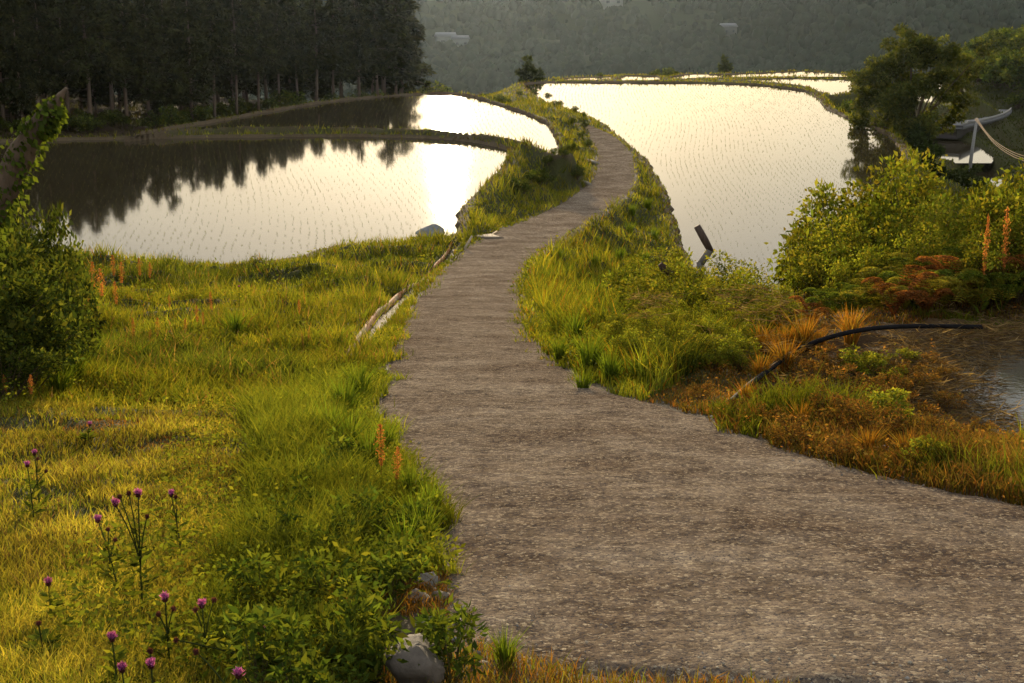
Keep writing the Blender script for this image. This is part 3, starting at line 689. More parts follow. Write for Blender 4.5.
p = at(1001, 17); o = put(dk[1], p, height_to(p, 208), squash=.45); o['label'] = 'tan feathery spike above the ferns, right of two'

# thistles
PURP = [(.62,.16,.50),(.70,.24,.60),(.50,.12,.42)]
def thistle(u, vb, heads, label):
    p = ground(u, vb); root = thing('thistle', label, 'thistle', p, 0, 'thistles in the foreground meadow')
    for k, (hu, hv, op) in enumerate(heads):
        hgt = height_to(p, hv); dx = (hu - u) / F * p[1] * 1.03; tip = np.array([dx, rng.uniform(-.03, .03), hgt])
        b = np.zeros(3) if k == 0 else np.array([heads[0][0] - u, 0, 0]) / F * p[1] * .4 + np.array([0, 0, height_to(p, heads[0][1]) * .45])
        m = (b + tip) / 2; m[0] = b[0] + (tip[0] - b[0]) * .25
        t = np.linspace(0, 1, 8)[:, None]; P = (1 - t) ** 2 * b + 2 * t * (1 - t) * m + t * t * tip
        mb = MB(); tube(mb, P, np.linspace(.0045 if k == 0 else .003, .0025, 8), 6, (.07, .09, .03)); mb.build('stem', M_LEAF, root)
        mb = MB(); rr = .0105 if op else .0085
        th = np.linspace(0, np.pi, 7)[1:-1]; ph = np.arange(10) * .628
        V = np.stack([np.outer(np.sin(th), np.cos(ph)) * rr, np.outer(np.sin(th), np.sin(ph)) * rr, np.outer(np.cos(th), np.ones(10)) * rr * 1.15], -1).reshape(-1, 3) + tip
        i = np.arange(4)[:, None] * 10; j = np.arange(10)[None]; mb.add(V, np.stack([i + j, i + 10 + j, i + 10 + (j + 1) % 10, i + (j + 1) % 10], -1).reshape(-1, 4), None, (.10, .035, .035))
        n = 60; D = rng.normal(size=(n, 3)); D /= np.linalg.norm(D, axis=1)[:, None]; leaves(mb, tip + D * rr * .9, D, .006, .003, rand_col(n, [(.12, .04, .05), (.08, .06, .03)], .2)); hd = mb.build('flower_head', M_LEAF, root)
        if op:
            mb = MB(); n = 150; D = rng.normal(0, rng.uniform(.4, .8), (n, 3)); D[:, 2] = 1; leaves(mb, tip + np.array([0, 0, rr * .5]) + rng.normal(0, .004, (n, 3)), D, .019, .004, rand_col(n, PURP, .25)); mb.build('petals', M_FLOWER, hd)
    h0 = max(height_to(p, heads[0][1]), .1); mb = MB(); n = 26; z = rng.uniform(.02, .75, n); a = rng.uniform(0, 6.28, n)
    leaves(mb, np.stack([(heads[0][0] - u) / F * p[1] * z ** 1.5, 0 * z, z * h0], 1), np.stack([np.cos(a), np.sin(a), rng.uniform(0, .8, n)], 1), .11 * (1.1 - z), .022, rand_col(n, DK + GR, .2)); mb.build('leaf', M_LEAF, root)
thistle(143, 620, [(147,495,1),(122,505,1),(130,494,0),(137,494,0),(156,515,0)], 'tallest thistle with two open purple heads and brown buds')
thistle(119, 597, [(101,523,1),(114,528,0),(121,538,0)], 'slim thistle just left of the tallest one')
thistle(182, 560, [(175,495,1),(181,495,0)], 'thistle with one purple head right of the tallest one')
thistle(40, 510, [(38,455,1),(43,458,0)], 'thistle high in the meadow near the left border, upper of two')
thistle(34, 522, [(32,466,1),(50,472,0)], 'thistle near the left border, just below the upper one')
thistle(52, 625, [(51,585,1)], 'single small purple thistle left of the tall thistles')
thistle(44, 660, [(42,623,0)], 'single dark thistle bud low on the left')
thistle(170, 668, [(171,597,1),(180,605,0),(163,612,0)], 'thistle with one purple head below the tallest one')
thistle(208, 672, [(206,605,1),(220,598,0),(200,607,0)], 'broad purple thistle with a dark bud to its right')
thistle(118, 690, [(117,637,1)], 'low thistle with one purple head, left of the bottom pair')
thistle(128, 725, [(126,670,1)], 'bottom thistle with purple head, left of the bottom pair')
thistle(156, 730, [(154,668,1),(153,655,0)], 'bottom thistle with dark purple head, right of the bottom pair')
thistle(240, 735, [(240,679,1),(196,655,0)], 'thistle at the bottom border, rightmost purple head')
thistle(262, 690, [(263,632,1),(172,642,0)], 'thistle among the dark leaves near the roadside weeds')
thistle(88, 445, [(92,424,1)], 'pinkish thistle at the dark mound across the meadow')
thistle(170, 352, [(170,333,1),(179,338,0)], 'far purple thistle in the middle of the rank meadow')
thistle(240, 312, [(240,287,1),(252,290,0)], 'far purple thistle near the paddy shore')

# leafy weeds at the near left edge
weeds = [make_shrub('leafy_weed', 9, 330, .13, [(.06,.10,.018),(.09,.125,.02),(.12,.14,.02)], .42, 1, 160 + i, .36, (.10, .09, .03)) for i in range(4)]
G = []
rw = np.random.default_rng(44)
for (u, v) in [(290,600),(315,575),(340,560),(365,545),(300,640),(330,620),(355,600),(385,580),(280,670),(310,690),(345,665),(370,640),(395,612),(260,700),(300,730),(340,710),(375,690),(275,560),(300,530),(330,525),(355,512),(260,620),(240,655),(392,548),(412,552),(420,540),(345,480),(310,500),(455,665),(452,690),(370,665),(325,655),(405,590)]:
    p = ground(u, v); o = put(weeds[len(G) % 4], p, rw.uniform(.2, .34)); G.append((o, u)); o['category'] = 'weed'; o['group'] = 'leafy weeds at the near left road edge'
label_row(G, 'green leafy weed', 'of the weed patch beside the near road')
# lush grass tufts
def make_tuft(pal, n, seed, spread=.35, w=.035):
    root = thing('grass_tuft', None, 'grass tuft'); mb = MB(); a = rng.uniform(0, 6.28, n); r = rng.uniform(0, .16, n)
    P = np.stack([np.cos(a) * r, np.sin(a) * r, 0 * r - .02], 1); blades(mb, P, rng.uniform(.6, 1.1, n), np.full(n, w), rng.uniform(.05, 1.1, n) * spread, rand_col(n, pal, .2), 2, a)
    mb.build('blade', M_GRASS, root); tag(root.children[0], kind='stuff'); return root
tg = [make_tuft([(.11,.17,.018),(.15,.19,.02),(.08,.13,.016)], 110, i, .6) for i in range(2)]; to = make_tuft([(.32,.15,.02),(.26,.11,.02),(.22,.16,.03)], 100, 5, .7)
G = []
for (u, v, s) in [(600,300,.6),(585,318,.6),(625,310,.55),(575,345,.5),(590,372,.5),(610,335,.6),(560,310,.5),(545,285,.5),(570,280,.55),(640,290,.5),(595,270,.55),(560,262,.5),(620,262,.6),(645,265,.6),(600,248,.5),(630,235,.6),(655,240,.6),(632,216,.6),(648,210,.7),(580,300,.5),(556,335,.45),(560,362,.35),(610,385,.4),(640,385,.35),(583,395,.3)]:
    p = ground(u, v); o = put(tg[len(G) % 2], p, s); G.append((o, u)); o['group'] = 'bright grass tufts on the right verge'
label_row(G, 'bright green arching grass tuft', 'on the right verge')
G = []
for (u, v, s) in [(775,360,.42),(788,354,.38),(803,352,.48),(818,352,.3),(760,352,.35),(785,372,.4),(850,345,.45),(868,455,.22),(800,430,.25),(745,405,.25),(760,380,.3),(905,458,.2)]:
    p = ground(u, v); o = put(to, p, s); G.append((o, u)); o['group'] = 'orange grass tufts on the mound'
label_row(G, 'orange dried grass tuft', 'on the right mound')
rust = [make_shrub('rusty_bush', 16, 1500, .075, OR, .6, 1, 240 + i, .3) for i in range(2)]; low_green = make_shrub('low_green_bush', 14, 1200, .09, SH, .6, 1, 250, .45)
G = []
for (u, v, s, k) in [(790,446,.2,0),(822,425,.24,0),(852,432,.26,0),(880,442,.24,0),(850,398,.28,0),(882,405,.28,0),(912,424,.24,0),(934,446,.2,0),(800,402,.24,0),(962,468,.16,0),(838,462,.16,0),(768,430,.18,0),(905,400,.22,0),(865,415,.26,0),(700,400,.16,0),(735,418,.15,0),(900,470,.14,0),(855,376,.24,1),(876,380,.22,1),(895,390,.18,1),(930,470,.18,1),(980,440,.14,0),(872,368,.16,0),(906,366,.15,1),(932,370,.15,0),(946,384,.16,0),(922,392,.2,0),(948,412,.18,0),(832,376,.28,0),(912,382,.18,0),(815,385,.26,0),(892,384,.2,0),(885,425,.24,1)]:
    p = ground(u, v); o = put(low_green if k else rust[len(G) % 2], p, s * 1.25, squash=1.15); o['category'] = 'bush'; o['look'] = k; G.append((o, u)); o['group'] = 'low bushes on the right mound'
for i, (o, u) in enumerate(sorted(G, key=lambda q: q[1])):
    k = o['look']; del o['look']; o['label'] = ('rust-brown withered low bush', 'bright green low bush')[k] + f', {ordw(i + 1)} from the left on the mound by the pool'
G = []
for (u, v, s) in [(415,535,.26),(430,520,.22),(405,560,.24),(425,548,.24),(412,505,.26),(505,668,.16),(90,372,.5),(75,388,.45),(110,360,.5),(235,340,.5),(60,400,.4),(145,372,.4),(345,420,.4),(360,400,.4),(330,445,.35),(350,455,.35),(370,470,.3),(385,455,.28)]:
    p = ground(u, v); o = put(tg[len(G) % 2], p, s); G.append((o, u)); o['group'] = 'green grass tufts left of the road'
label_row(G, 'long-bladed green grass tuft', 'on the left side of the road')

# big dark bush at the left border and the ivy-clad leaning stump
BK = [(.04,.06,.016),(.055,.08,.018),(.085,.11,.02),(.13,.14,.025)]
bush = [make_shrub('dark_bush', 26, 3600, .05, BK, .6, 1, 180 + i) for i in range(2)]
G = []
for i, (u, y, v, q) in enumerate([(-10,15,205,.8),(18,14.5,226,.7),(38,14.8,250,.7),(5,13.4,262,.9),(28,13.2,306,.9),(58,15.5,300,.7),(-30,13,240,1),(48,17.5,192,.45),(20,17,196,.6),(5,12.2,330,1.1)]):
    p = at(u, y); o = put(bush[i % 2], p, height_to(p, v), squash=q); G.append((o, u)); o['category'] = 'bush'; o['group'] = 'dark bushes at the left border'
label_row(G, 'dark green bush', 'of the clump around the leaning stump')
p = at(-45, 13.2); root = thing('leaning_stump', 'broken leaning tree stump wrapped in ivy at the left border', 'tree stump', p)
def rel(u, v, y=13.2, x0=p):
    b = (v - 341.5) / F; z = -(SP + b * CP) / (CP - b * SP) * y; x = (u - 512) / F * (y * CP - z * SP); return np.array([x, y, z]) - x0
Pt = catmull(np.array([(0, 0, -.2), rel(-25, 250), rel(0, 195), rel(32, 135), rel(52, 108), rel(66, 88)]), 6)
mb = MB(); tube(mb, Pt, np.interp(np.linspace(0, 1, len(Pt)), [0, .5, .8, 1], [.17, .13, .065, .012]) * (1 + .12 * np.sin(np.arange(len(Pt)) * 2.1)), 12, (.12, .085, .06)); mb.build('trunk', M_BARK, root, smooth=True)
mb = MB(); tt = np.linspace(0, 1, len(Pt)); n = 1300; q = rng.uniform(.12, .82, n); C = np.stack([np.interp(q, tt, Pt[:, k]) for k in range(3)], 1); D = rng.normal(size=(n, 3)); D /= np.linalg.norm(D, axis=1)[:, None]
rr = np.interp(q, [0, .5, .88], [.26, .2, .10])[:, None]; D2 = D * .6 + np.array([.4, 0, -.7]); leaves(mb, C + D * rr * rng.uniform(.5, 1.05, (n, 1)), D2, .07 * rng.uniform(.6, 1.3, n), .055, rand_col(n, [(.07,.10,.018),(.10,.14,.02),(.05,.075,.016)], .25)); mb.build('ivy', M_LEAF, root)

# ------------------------------------------------------------------ trees
def make_cedar(seed, broad=.2, n=5200, pal=((.034,.038,.012),(.042,.044,.014),(.022,.028,.010)), low=.25):
    """1 unit tall conifer"""
    r = np.random.default_rng(seed); root = thing('cedar_tree', None, 'tree')
    mb = MB(); t = np.linspace(0, 1, 9); P = np.stack([.01 * np.sin(t * 4 + seed), .01 * np.cos(t * 3 + seed), t * .97 - .02], 1); tube(mb, P, np.interp(t, [0, 1], [.0135, .002]), 8, (.17, .12, .085))
    nb = 80; Bp = []
    for k in range(nb):
        z = low + (1 - low) * (k + r.uniform(0, 1)) / nb * .97; f = (1 - z) / (1 - low); L = broad * (f ** .75 * .9 + .1 * (z < .9)) * r.uniform(.6, 1.15) * (.45 + .55 * min(1, (z - low) / .12 + .3)); a = r.uniform(0, 6.28)
        d = np.array([math.cos(a), math.sin(a), 0.]); q = np.linspace(0, 1, 5)[:, None]; b = np.array([0, 0, z]) + d * L * q; b[:, 2] += L * (.25 * q[:, 0] - .42 * q[:, 0] ** 2)
        tube(mb, b, np.linspace(.004, .001, 5) * (.4 + L / broad), 4, (.10, .07, .05), False); Bp.append((b, L))
    for k in range(14):
        z = r.uniform(.08, low); a = r.uniform(0, 6.28); d = np.array([math.cos(a), math.sin(a), -.1]); q = np.linspace(0, 1, 3)[:, None]; tube(mb, np.array([0, 0, z]) + d * .06 * r.uniform(.4, 1) * q, [.0015, .001, .0004], 3, (.10, .08, .06), False)
    mb.build('trunk', M_BARK, root)
    mb = MB(); wts = np.array([l for _, l in Bp]); wts = wts / wts.sum(); cnt = r.multinomial(n, wts)
    for (b, L), m in zip(Bp, cnt):
        if m == 0: continue
        q = r.uniform(.2, 1.03, m); C = np.stack([np.interp(q, np.linspace(0, 1, 5), b[:, k]) for k in range(3)], 1); C += r.normal(0, 1, (m, 3)) * np.array([.13, .13, .09]) * (L * .8 + .02)
        D = r.normal(size=(m, 3)); D += (b[-1] - b[0]) / L * .8; D[:, 2] -= .35; l = .034 * r.uniform(.6, 1.4, m); leaves(mb, C, D, l, l * .42, rand_col(m, pal, .25) * r.uniform(.7, 1.35))
    mb.build('crown', M_DARK, root); return root
ced = [make_cedar(i, .17 + .03 * (i % 3), low=(.3, .22, .36, .12, .2)[i]) for i in range(5)]
G = []; line = np.array([(-170,97),(-60,99),(0,101),(60,104),(110,108),(160,112),(200,117),(240,123),(280,129),(320,134),(360,142),(392,148),(412,153)], float)
rt = np.random.default_rng(9)
def place_cedar(u, y, vt, k=None, sq=1.0):
    p = at(u, y); o = put(ced[rt.integers(0, 5) if k is None else k], p, height_to(p, vt), squash=sq); o['group'] = 'trees of the dark cedar wood on the left'; G.append((o, u))
for row, (dy, step) in enumerate(((0, 21), (5, 27), (11, 31), (19, 38))):
    u = -150 + row * 9
    while u < 398 - row * 10:
        y = np.interp(u, line[:, 0], line[:, 1]) + dy + rt.uniform(-1.2, 1.2)
        vt = np.interp(u, [-150, 60, 150, 260, 340, 400], [-34, -30, -16, -16, -12, -10]) + rt.uniform(-12, 8)
        if row == 0 and 205 < u < 300: place_cedar(u, y, vt, 2, .85)
        else: place_cedar(u, y, vt, None, rt.uniform(.9, 1.25))
        u += step * rt.uniform(.8, 1.2)
place_cedar(403, 152, -34, 3, 1.35); place_cedar(386, 149, -40, 4, 1.35)
label_row(G, 'tall dark cedar', 'in the wood')
# undergrowth at the foot of the wood
far_shrub = [make_shrub('dark_bush', 18, 1500, .10, BK, .7, 1, 200 + i, .6) for i in range(2)]
G = []
for i in range(44):
    u = -110 + i * 12.6 + rt.uniform(-6, 6); y = np.interp(u, line[:, 0], line[:, 1]) - rt.uniform(1, 3.5) + (3 if u > 200 else 0)
    p = at(u, y); 
    if p[2] > -9.0 - .0: continue
    o = put(far_shrub[i % 2], p, max(.8, min(height_to(p, np.interp(u, [0, 200, 300, 430, 450], [118, 108, 95, 84, 86]) + rt.uniform(-8, 12)), 5)), squash=rt.uniform(.8, 1.2)); G.append((o, u)); o['category'] = 'bush'; o['group'] = 'undergrowth at the foot of the cedar wood'
label_row(G, 'dark bush under the cedars', 'of the undergrowth')

def broad_tree(name, label, p, clumps, nl, L, pal, trunk_r, group=None, trunk_col=(.09, .065, .045)):
    """clumps: (x, y, z, r) relative to p"""
    root = thing(name, label, 'tree', p, 0, group); top = max(c[2] for c in clumps); cx = np.mean([c[0] for c in clumps]); cz = np.mean([c[2] for c in clumps])
    fork = np.array([cx * .4, 0, cz * .45]); mb = MB(); t = np.linspace(0, 1, 7)[:, None]
    tube(mb, np.array([0, 0, -.4]) * (1 - t) + fork * t + np.sin(t * 5) * .05, np.linspace(trunk_r, trunk_r * .7, 7), 9, trunk_col)
    branchy(mb, [((c[0], c[1], c[2]), c[3]) for c in clumps], fork, trunk_r * .22, trunk_col, 3); mb.build('trunk', M_BARK, root)
    mb = MB(); tot = sum(c[3] ** 2 for c in clumps)
    for c in clumps:
        m = int(nl * c[3] ** 2 / tot); k = 7
        sub = rng.normal(0, .5, (k, 3)) * c[3] + np.array(c[:3]); f = rng.uniform(.75, 1.3)
        for s_ in sub: clump_leaves(mb, s_, c[3] * .48, m // k, L, np.array(pal) * f, .7, .25, .55)
    mb.build('crown', M_TREE, root); return root
def clumps_px(p, y, L_):
    out = []
    for (u, v, r) in L_:
        b = (v - 341.5) / F; z = -(SP + b * CP) / (CP - b * SP) * y; x = (u - 512) / F * (y * CP - z * SP); rr = r * y / F
        out.append((x - p[0], rng.uniform(-1.4, 1.4) * (1 + rr * .4), z - p[2], rr))
    return out
TP = [(.07,.09,.02),(.09,.105,.022),(.12,.12,.025),(.05,.065,.018)]
p = at(903, 108)
broad_tree('broadleaf_tree', 'big ragged broadleaf tree on the far right bank of the large paddy', p, clumps_px(p, 108, [(903,52,20),(886,66,18),(920,44,14),(905,38,8),(936,46,8),(931,66,17),(962,62,12),(974,66,8),(950,76,12),(968,80,10),(958,102,10),(962,116,9),(873,84,16),(866,104,13),(895,92,24),(916,92,17),(884,116,20),(908,124,18),(928,124,11),(895,140,17),(948,124,10),(977,50,5),(860,118,9),(900,75,20),(880,100,18),(925,80,14),(945,58,12),(941,97,8),(952,90,7),(915,60,16),(895,58,14),(932,88,9)]), 34000, .25, TP, .42)
p = at(925, 104)
broad_tree('broadleaf_tree', 'low dark bushy tree at the foot of the big ragged tree', p, clumps_px(p, 104, [(925,140,14),(930,150,11),(915,150,14),(928,162,11),(905,145,12),(938,166,8)]), 6000, .26, [(.03,.045,.013),(.04,.06,.015)], .2)
for i, (u, y, cl, nl, lab) in enumerate([
 (972, 120, [(968,176,8),(958,177,7),(976,180,6)], 1500, 'dark round bush beside the lower valley paddies'),
 (532, 158, [(528,70,6),(534,75,6),(523,77,5),(539,79,4)], 1500, 'small hazy domed tree at the far tip of the large paddy'),
 (727, 182, [(725,66,5),(728,70,4)], 500, 'tiny lone tree on the far bund'),
 (1012, 250, [(1004,92,14),(1018,84,16),(1012,102,12)], 3500, 'dark hillside tree by the leaning pole at the right border'),
 (985, 280, [(975,90,12),(965,94,9),(985,88,9)], 2600, 'light green round tree above the valley road'),
 (1000, 300, [(996,82,10),(986,80,8)], 1800, 'dark tree behind the light green one above the valley road'),
 (1040, 230, [(1030,80,18),(1045,95,20),(1028,110,12)], 3500, 'dark tree cut by the right border above the cables')]):
    p = at(u, y); broad_tree('broadleaf_tree', lab, p, clumps_px(p, y, cl), nl, .0026 * y, [(.04,.055,.018),(.06,.075,.02)] if 'light' not in lab else [(.09,.13,.03),(.07,.11,.025)], .2)
G = []
for i, (u, y, v) in enumerate([(683,178,77),(692,176,76),(703,177,79),(717,176,78),(600,168,77),(655,190,69),(669,190,68),(505,128,97),(497,122,95),(486,118,94),(520,134,92),(535,140,88),(548,136,98),(560,128,105),(575,118,116),(583,112,120),(572,106,128),(582,98,140),(588,92,150),(548,73,165),(556,74,160),(563,73,158),(571,75,160),(540,71,168),(577,73,166),(530,69,170),(520,66,178),(845,128,95),(858,118,108),(868,112,118),(838,134,90),(585,104,124),(555,120,112),(880,106,130)]):
    p = at(u, y); o = put(far_shrub[i % 2], p, float(np.clip(height_to(p, v), .5, 2.2))); G.append((o, u)); o['category'] = 'bush'; o['group'] = 'small bushes along the paddy bunds'
label_row(G, 'small bush', 'along the distant bunds')

# valley hillside trees on the right
G = []
for i in range(95):
    u = rt.uniform(955, 1120); y = rt.uniform(195, 330); p = at(u, y)
    if p[1] < 100 or (940 < u < 1008 and y < 212): continue
    o = put(far_shrub[i % 2], p, rt.uniform(2.5, 5.5), squash=1.1); G.append((o, u)); o['category'] = 'bush'; o['group'] = 'bushes on the valley side at the right'
label_row(G, 'hazy green bush', 'on the valley side')

# ------------------------------------------------------------------ far mountain and its woods
def mount_h(x, y):
    ridge = -34 + 40 * sstep(230, 520, x) + 8 * np.sin(x / 130.) + (fbm(x / 170., x * 0, 90) - .5) * 30
    n = (fbm(x / 130., y / 160., 91, 5) - .5) * 70
    t = np.clip((y - 430) / 900., 0, 1.25); up = 92 + (ridge - 92) * t ** 1.1
    return -(up + n * np.clip(t * 1.5, .05, 1) * (1 - .6 * sstep(.85, 1.05, t)))
def build_mountain():
    xs = np.linspace(-900, 1100, 260); ys = np.linspace(400, 1560, 150); X, Y = np.meshgrid(xs, ys); Z = mount_h(X, Y); Z = np.where(Y > 1340, Z - (Y - 1340) * .3, Z)
    mb = MB(); nx = len(xs); i = np.arange(len(ys) - 1)[:, None] * nx; j = np.arange(nx - 1)[None]
    mb.add(np.stack([X, Y, Z], -1), np.stack([i + j, i + j + 1, i + nx + j + 1, i + nx + j], -1).reshape(-1, 4), None, (.03, .04, .018))
    tag(mb.build('hills', M_SOIL, smooth=True), 'hazy mountainside across the valley', 'hills', kind='structure')
    xs = np.linspace(-900, 1500, 160); ys = np.linspace(1570, 1900, 20); X, Y = np.meshgrid(xs, ys); Z = -60 + (ys[:, None] - 1570) / 330 * (70 + 25 * fbm(X / 200, X * 0, 4)) + fbm(X / 40, Y / 40, 5) * 6
    mb = MB(); nx = len(xs); i = np.arange(len(ys) - 1)[:, None] * nx; j = np.arange(nx - 1)[None]
    mb.add(np.stack([X, Y, Z], -1), np.stack([i + j, i + j + 1, i + nx + j + 1, i + nx + j], -1).reshape(-1, 4), None, (.03, .04, .018))
    tag(mb.build('hills', M_SOIL, smooth=True), 'paler farther ridge', 'hills', kind='structure')
    n = 42000; Y = 430 + 950 * rng.uniform(0, 1, n) ** .9; s = rng.uniform(-.5, .5, n); X = s * Y
    gap = fbm(X / 45., Y / 45., 95, 3) > .62; k = ~gap | (rng.uniform(0, 1, n) < .3); X = X[k]; Y = Y[k]; n = len(X); Z = mount_h(X, Y)
    r = rng.uniform(1.7, 4.0, n) * (.7 + .6 * fbm(X / 60., Y / 60., 97))
    th = np.array([.15, .8, 1.5, 2.2]); ph = np.arange(7) * 2 * np.pi / 7
    D = np.stack([np.outer(np.sin(th), np.cos(ph)), np.outer(np.sin(th), np.sin(ph)), np.outer(np.cos(th), np.ones(7)) * 1.15], -1).reshape(-1, 3)
    V = D[None] * r[:, None, None] * rng.uniform(.75, 1.2, (n, 28, 1)) + np.stack([X, Y, Z + r * .6], 1)[:, None]
    i = np.arange(3)[:, None] * 7; j = np.arange(7)[None]; q = np.stack([i + j, i + 7 + j, i + 7 + (j + 1) % 7, i + (j + 1) % 7], -1).reshape(-1, 4)
    Q = (np.arange(n)[:, None, None] * 28 + q[None]).reshape(-1, 4)
    mb = MB(); c = rand_col(n, [(.020,.031,.018),(.025,.034,.019),(.017,.027,.017)], .12) * (.7 + .6 * fbm(X / 90., Y / 90., 99))[:, None]
    mb.add(V.reshape(-1, 3), Q, None, np.repeat(c, 28, 0))
    tag(mb.build('distant_woodland', M_SOIL, smooth=True), 'hazy wooded mountainside across the valley', 'woodland', kind='stuff')
build_mountain()
def far_house(u, v, y, label, wall=(.20, .21, .21), roof=(.13, .14, .16), s=1.0):
    b = (v - 341.5) / F; x = (u - 512) / F * y * CP; zt = float(mount_h(np.array([x]), np.array([float(y)]))[0])
    # slide to the distance at which this column's hillside shows at row v
    ys = np.linspace(520, 1320, 500); xs = (u - 512) / F * ys; zs = mount_h(xs, ys); uu, vv = project(xs, ys, zs); k = int(np.argmin(np.abs(vv - v)))
    root = thing('house', label, 'house', (xs[k], ys[k], zs[k]), .3, 'small houses on the far mountainside')
    mb = MB(); box(mb, (0, 0, 4 * s), (13 * s, 9 * s, 8 * s), wall); mb.build('wall', M_CONC, root)
    mb = MB(); a, b_, h = 7.4 * s, 5.4 * s, 8 * s
    mb.add([(-a, -b_, h), (a, -b_, h), (a, b_, h), (-a, b_, h), (-a, 0, h + 3 * s), (a, 0, h + 3 * s)], [(0, 1, 5, 4), (2, 3, 4, 5), (3, 2, 1, 0)], [(1, 2, 5), (3, 0, 4)], roof); mb.build('roof', M_METAL, root)
    for wx in (-3.5, 3.5):
        mb = MB(); box(mb, (wx * s, -4.55 * s, 4.6 * s), (2.2 * s, .12, 1.8 * s), (.05, .06, .07)); mb.build('window', M_METAL, root)
far_house(608, 9, 1000, 'pale house high on the far mountain above the large paddy')
far_house(447, 48, 800, 'whitish house low on the far mountain beside the cedar wood', s=.8)
far_house(461, 49, 800, 'second whitish house low on the far mountain, right of the first', s=.7)
far_house(723, 36, 900, 'dim grey house on the far mountain, rightmost', (.12, .13, .13), s=.7)

# ------------------------------------------------------------------ built things
def px3(u, v, y):
    b = (v - 341.5) / F; z = -(SP + b * CP) / (CP - b * SP) * y; return np.array([(u - 512) / F * (y * CP - z * SP), y, z])
# stone at the near left road edge
p = ground(418, 690); root = stone_o = None
mb = MB(); stone(mb, (.105, .13, .10), 12, (.15, .125, .10)); o = mb.build('boulder', M_STONE, smooth=False); o.location = p + np.array([0, 0, .10]); o.rotation_euler = (.3, -.25, .5)
tag(o, 'angular grey boulder at the bottom road edge', 'boulder')
G = []
for i, (u, v, s, c) in enumerate([(432,626,.045,(.2,.18,.16)),(452,612,.035,(.18,.17,.16)),(418,600,.05,(.22,.18,.14)),(447,640,.03,(.2,.2,.2)),(470,655,.03,(.17,.16,.15)),(428,585,.06,(.2,.18,.15)),(461,628,.04,(.22,.21,.2)),(440,600,.04,(.16,.13,.1)),(905,470,.04,(.3,.3,.3)),(884,452,.05,(.4,.4,.4)),(893,472,.03,(.4,.4,.4)),(486,668,.03,(.2,.18,.16)),(590,668,.028,(.24,.22,.2)),(395,345,.05,(.3,.25,.2)),(386,372,.05,(.3,.26,.2))]):
    p = ground(u, v); mb = MB(); stone(mb, (s * 1.4, s, s * .7), 20 + i, c, 10); o = mb.build('stone', M_STONE); o.location = p + np.array([0, 0, s * .2]); o.rotation_euler = (0, 0, i); tag(o, None, 'stone', 'stones along the road edges'); G.append((o, u))
label_row(G, 'small loose stone', 'along the road edges')
# rock at the outlet of the lower paddy
q_ = on_plane(431, 235, 9.6); p = np.array([q_[0], q_[1], -9.6]); mb = MB(); stone(mb, (.6, .4, .27), 41, (.20, .21, .22)); o = mb.build('boulder', M_STONE); o.location = p + np.array([0, 0, .1]); tag(o, 'blue-grey rock in the water where the lower paddy drains', 'boulder')
# drainage channel beside the road
mb = MB(); root = thing('drainage_channel', 'mossy concrete drainage channel left of the road', 'channel', (0, 0, 0))
D3 = catmull(DITCH, 5); T = np.gradient(D3, axis=0); T /= np.linalg.norm(T, axis=1)[:, None]; Nn = np.stack([-T[:, 1], T[:, 0]], 1); zt = terrain(D3[:, 0] + Nn[:, 0] * .35, D3[:, 1] + Nn[:, 1] * .35); zt = np.convolve(np.pad(zt, 3, mode='edge'), np.ones(7) / 7, 'valid')
def strip(off0, off1, z0, z1, col, name, mat):
    mb = MB(); A = D3 + Nn * off0; B = D3 + Nn * off1; n = len(D3)
    V = np.concatenate([np.c_[A, zt + z0], np.c_[B, zt + z0], np.c_[B, zt + z1], np.c_[A, zt + z1]]); q = []
    for k in range(n - 1):
        for a, b in ((0, 1), (1, 2), (2, 3), (3, 0)): q.append((a * n + k, b * n + k, b * n + k + 1, a * n + k + 1))
    q += [(0, n, 2 * n, 3 * n), (n - 1, 4 * n - 1, 3 * n - 1, 2 * n - 1)]
    cc = rand_col(len(V), col, .12); mb.add(V, q, None, cc); return mb.build(name, mat, root)
strip(.13, .18, -.30, .01, [(.36,.11,.012),(.28,.09,.012),(.10,.08,.03)], 'wall', M_CONC)['label'] = 'rust-orange mossy outer wall'
strip(-.20, -.125, -.30, -.02, [(.17,.13,.09),(.12,.10,.06)], 'wall', M_CONC)
strip(-.12, .115, -.30, -.14, [(.12,.09,.06)], 'bed', M_CONC)
# boards by the paddy outlet
for (a, b, r, lab) in (((464,250),(472,236),.045,'pale upright board at the paddy outlet'), ((478,244),(497,232),.03,'long pale pole lying beside the road at the outlet')):
    pa = ground(*a); pb = px3(b[0], b[1], pa[1] + (.3 if r > .04 else 3.4)); 
    if r < .04: pb[2] = float(terrain(pb[:1], pb[1:2])[0]) + .12
    mb = MB(); tube(mb, [pa + (0, 0, .0), (pa + pb) / 2, pb], [r, r, r * .8], 6, (.42, .34, .24)); tag(mb.build('wooden_board' if r > .04 else 'wooden_pole', M_WOOD), lab, 'board' if r > .04 else 'pole')
p = ground(482, 241); mb = MB(); box(mb, p + np.array([.25, .5, .03]), (.7, 1.0, .08), (.13, .10, .07), .5); tag(mb.build('concrete_slab', M_CONC), 'small concrete slab over the outlet beside the road', 'slab')
# kerb pieces with trickling water along the far bend
for (u, v, s, lab) in ((593,163,1.0,'pale wet concrete block at the far bend, upper of two'), (586,184,.8,'pale wet concrete block at the far bend, lower of two')):
    p = ground(u, v); mb = MB(); box(mb, p + np.array([0, 0, .06]), (.22 * s, 1.8 * s, .14), (.26, .23, .19), .25); tag(mb.build('concrete_block', M_CONC), lab, 'concrete block')
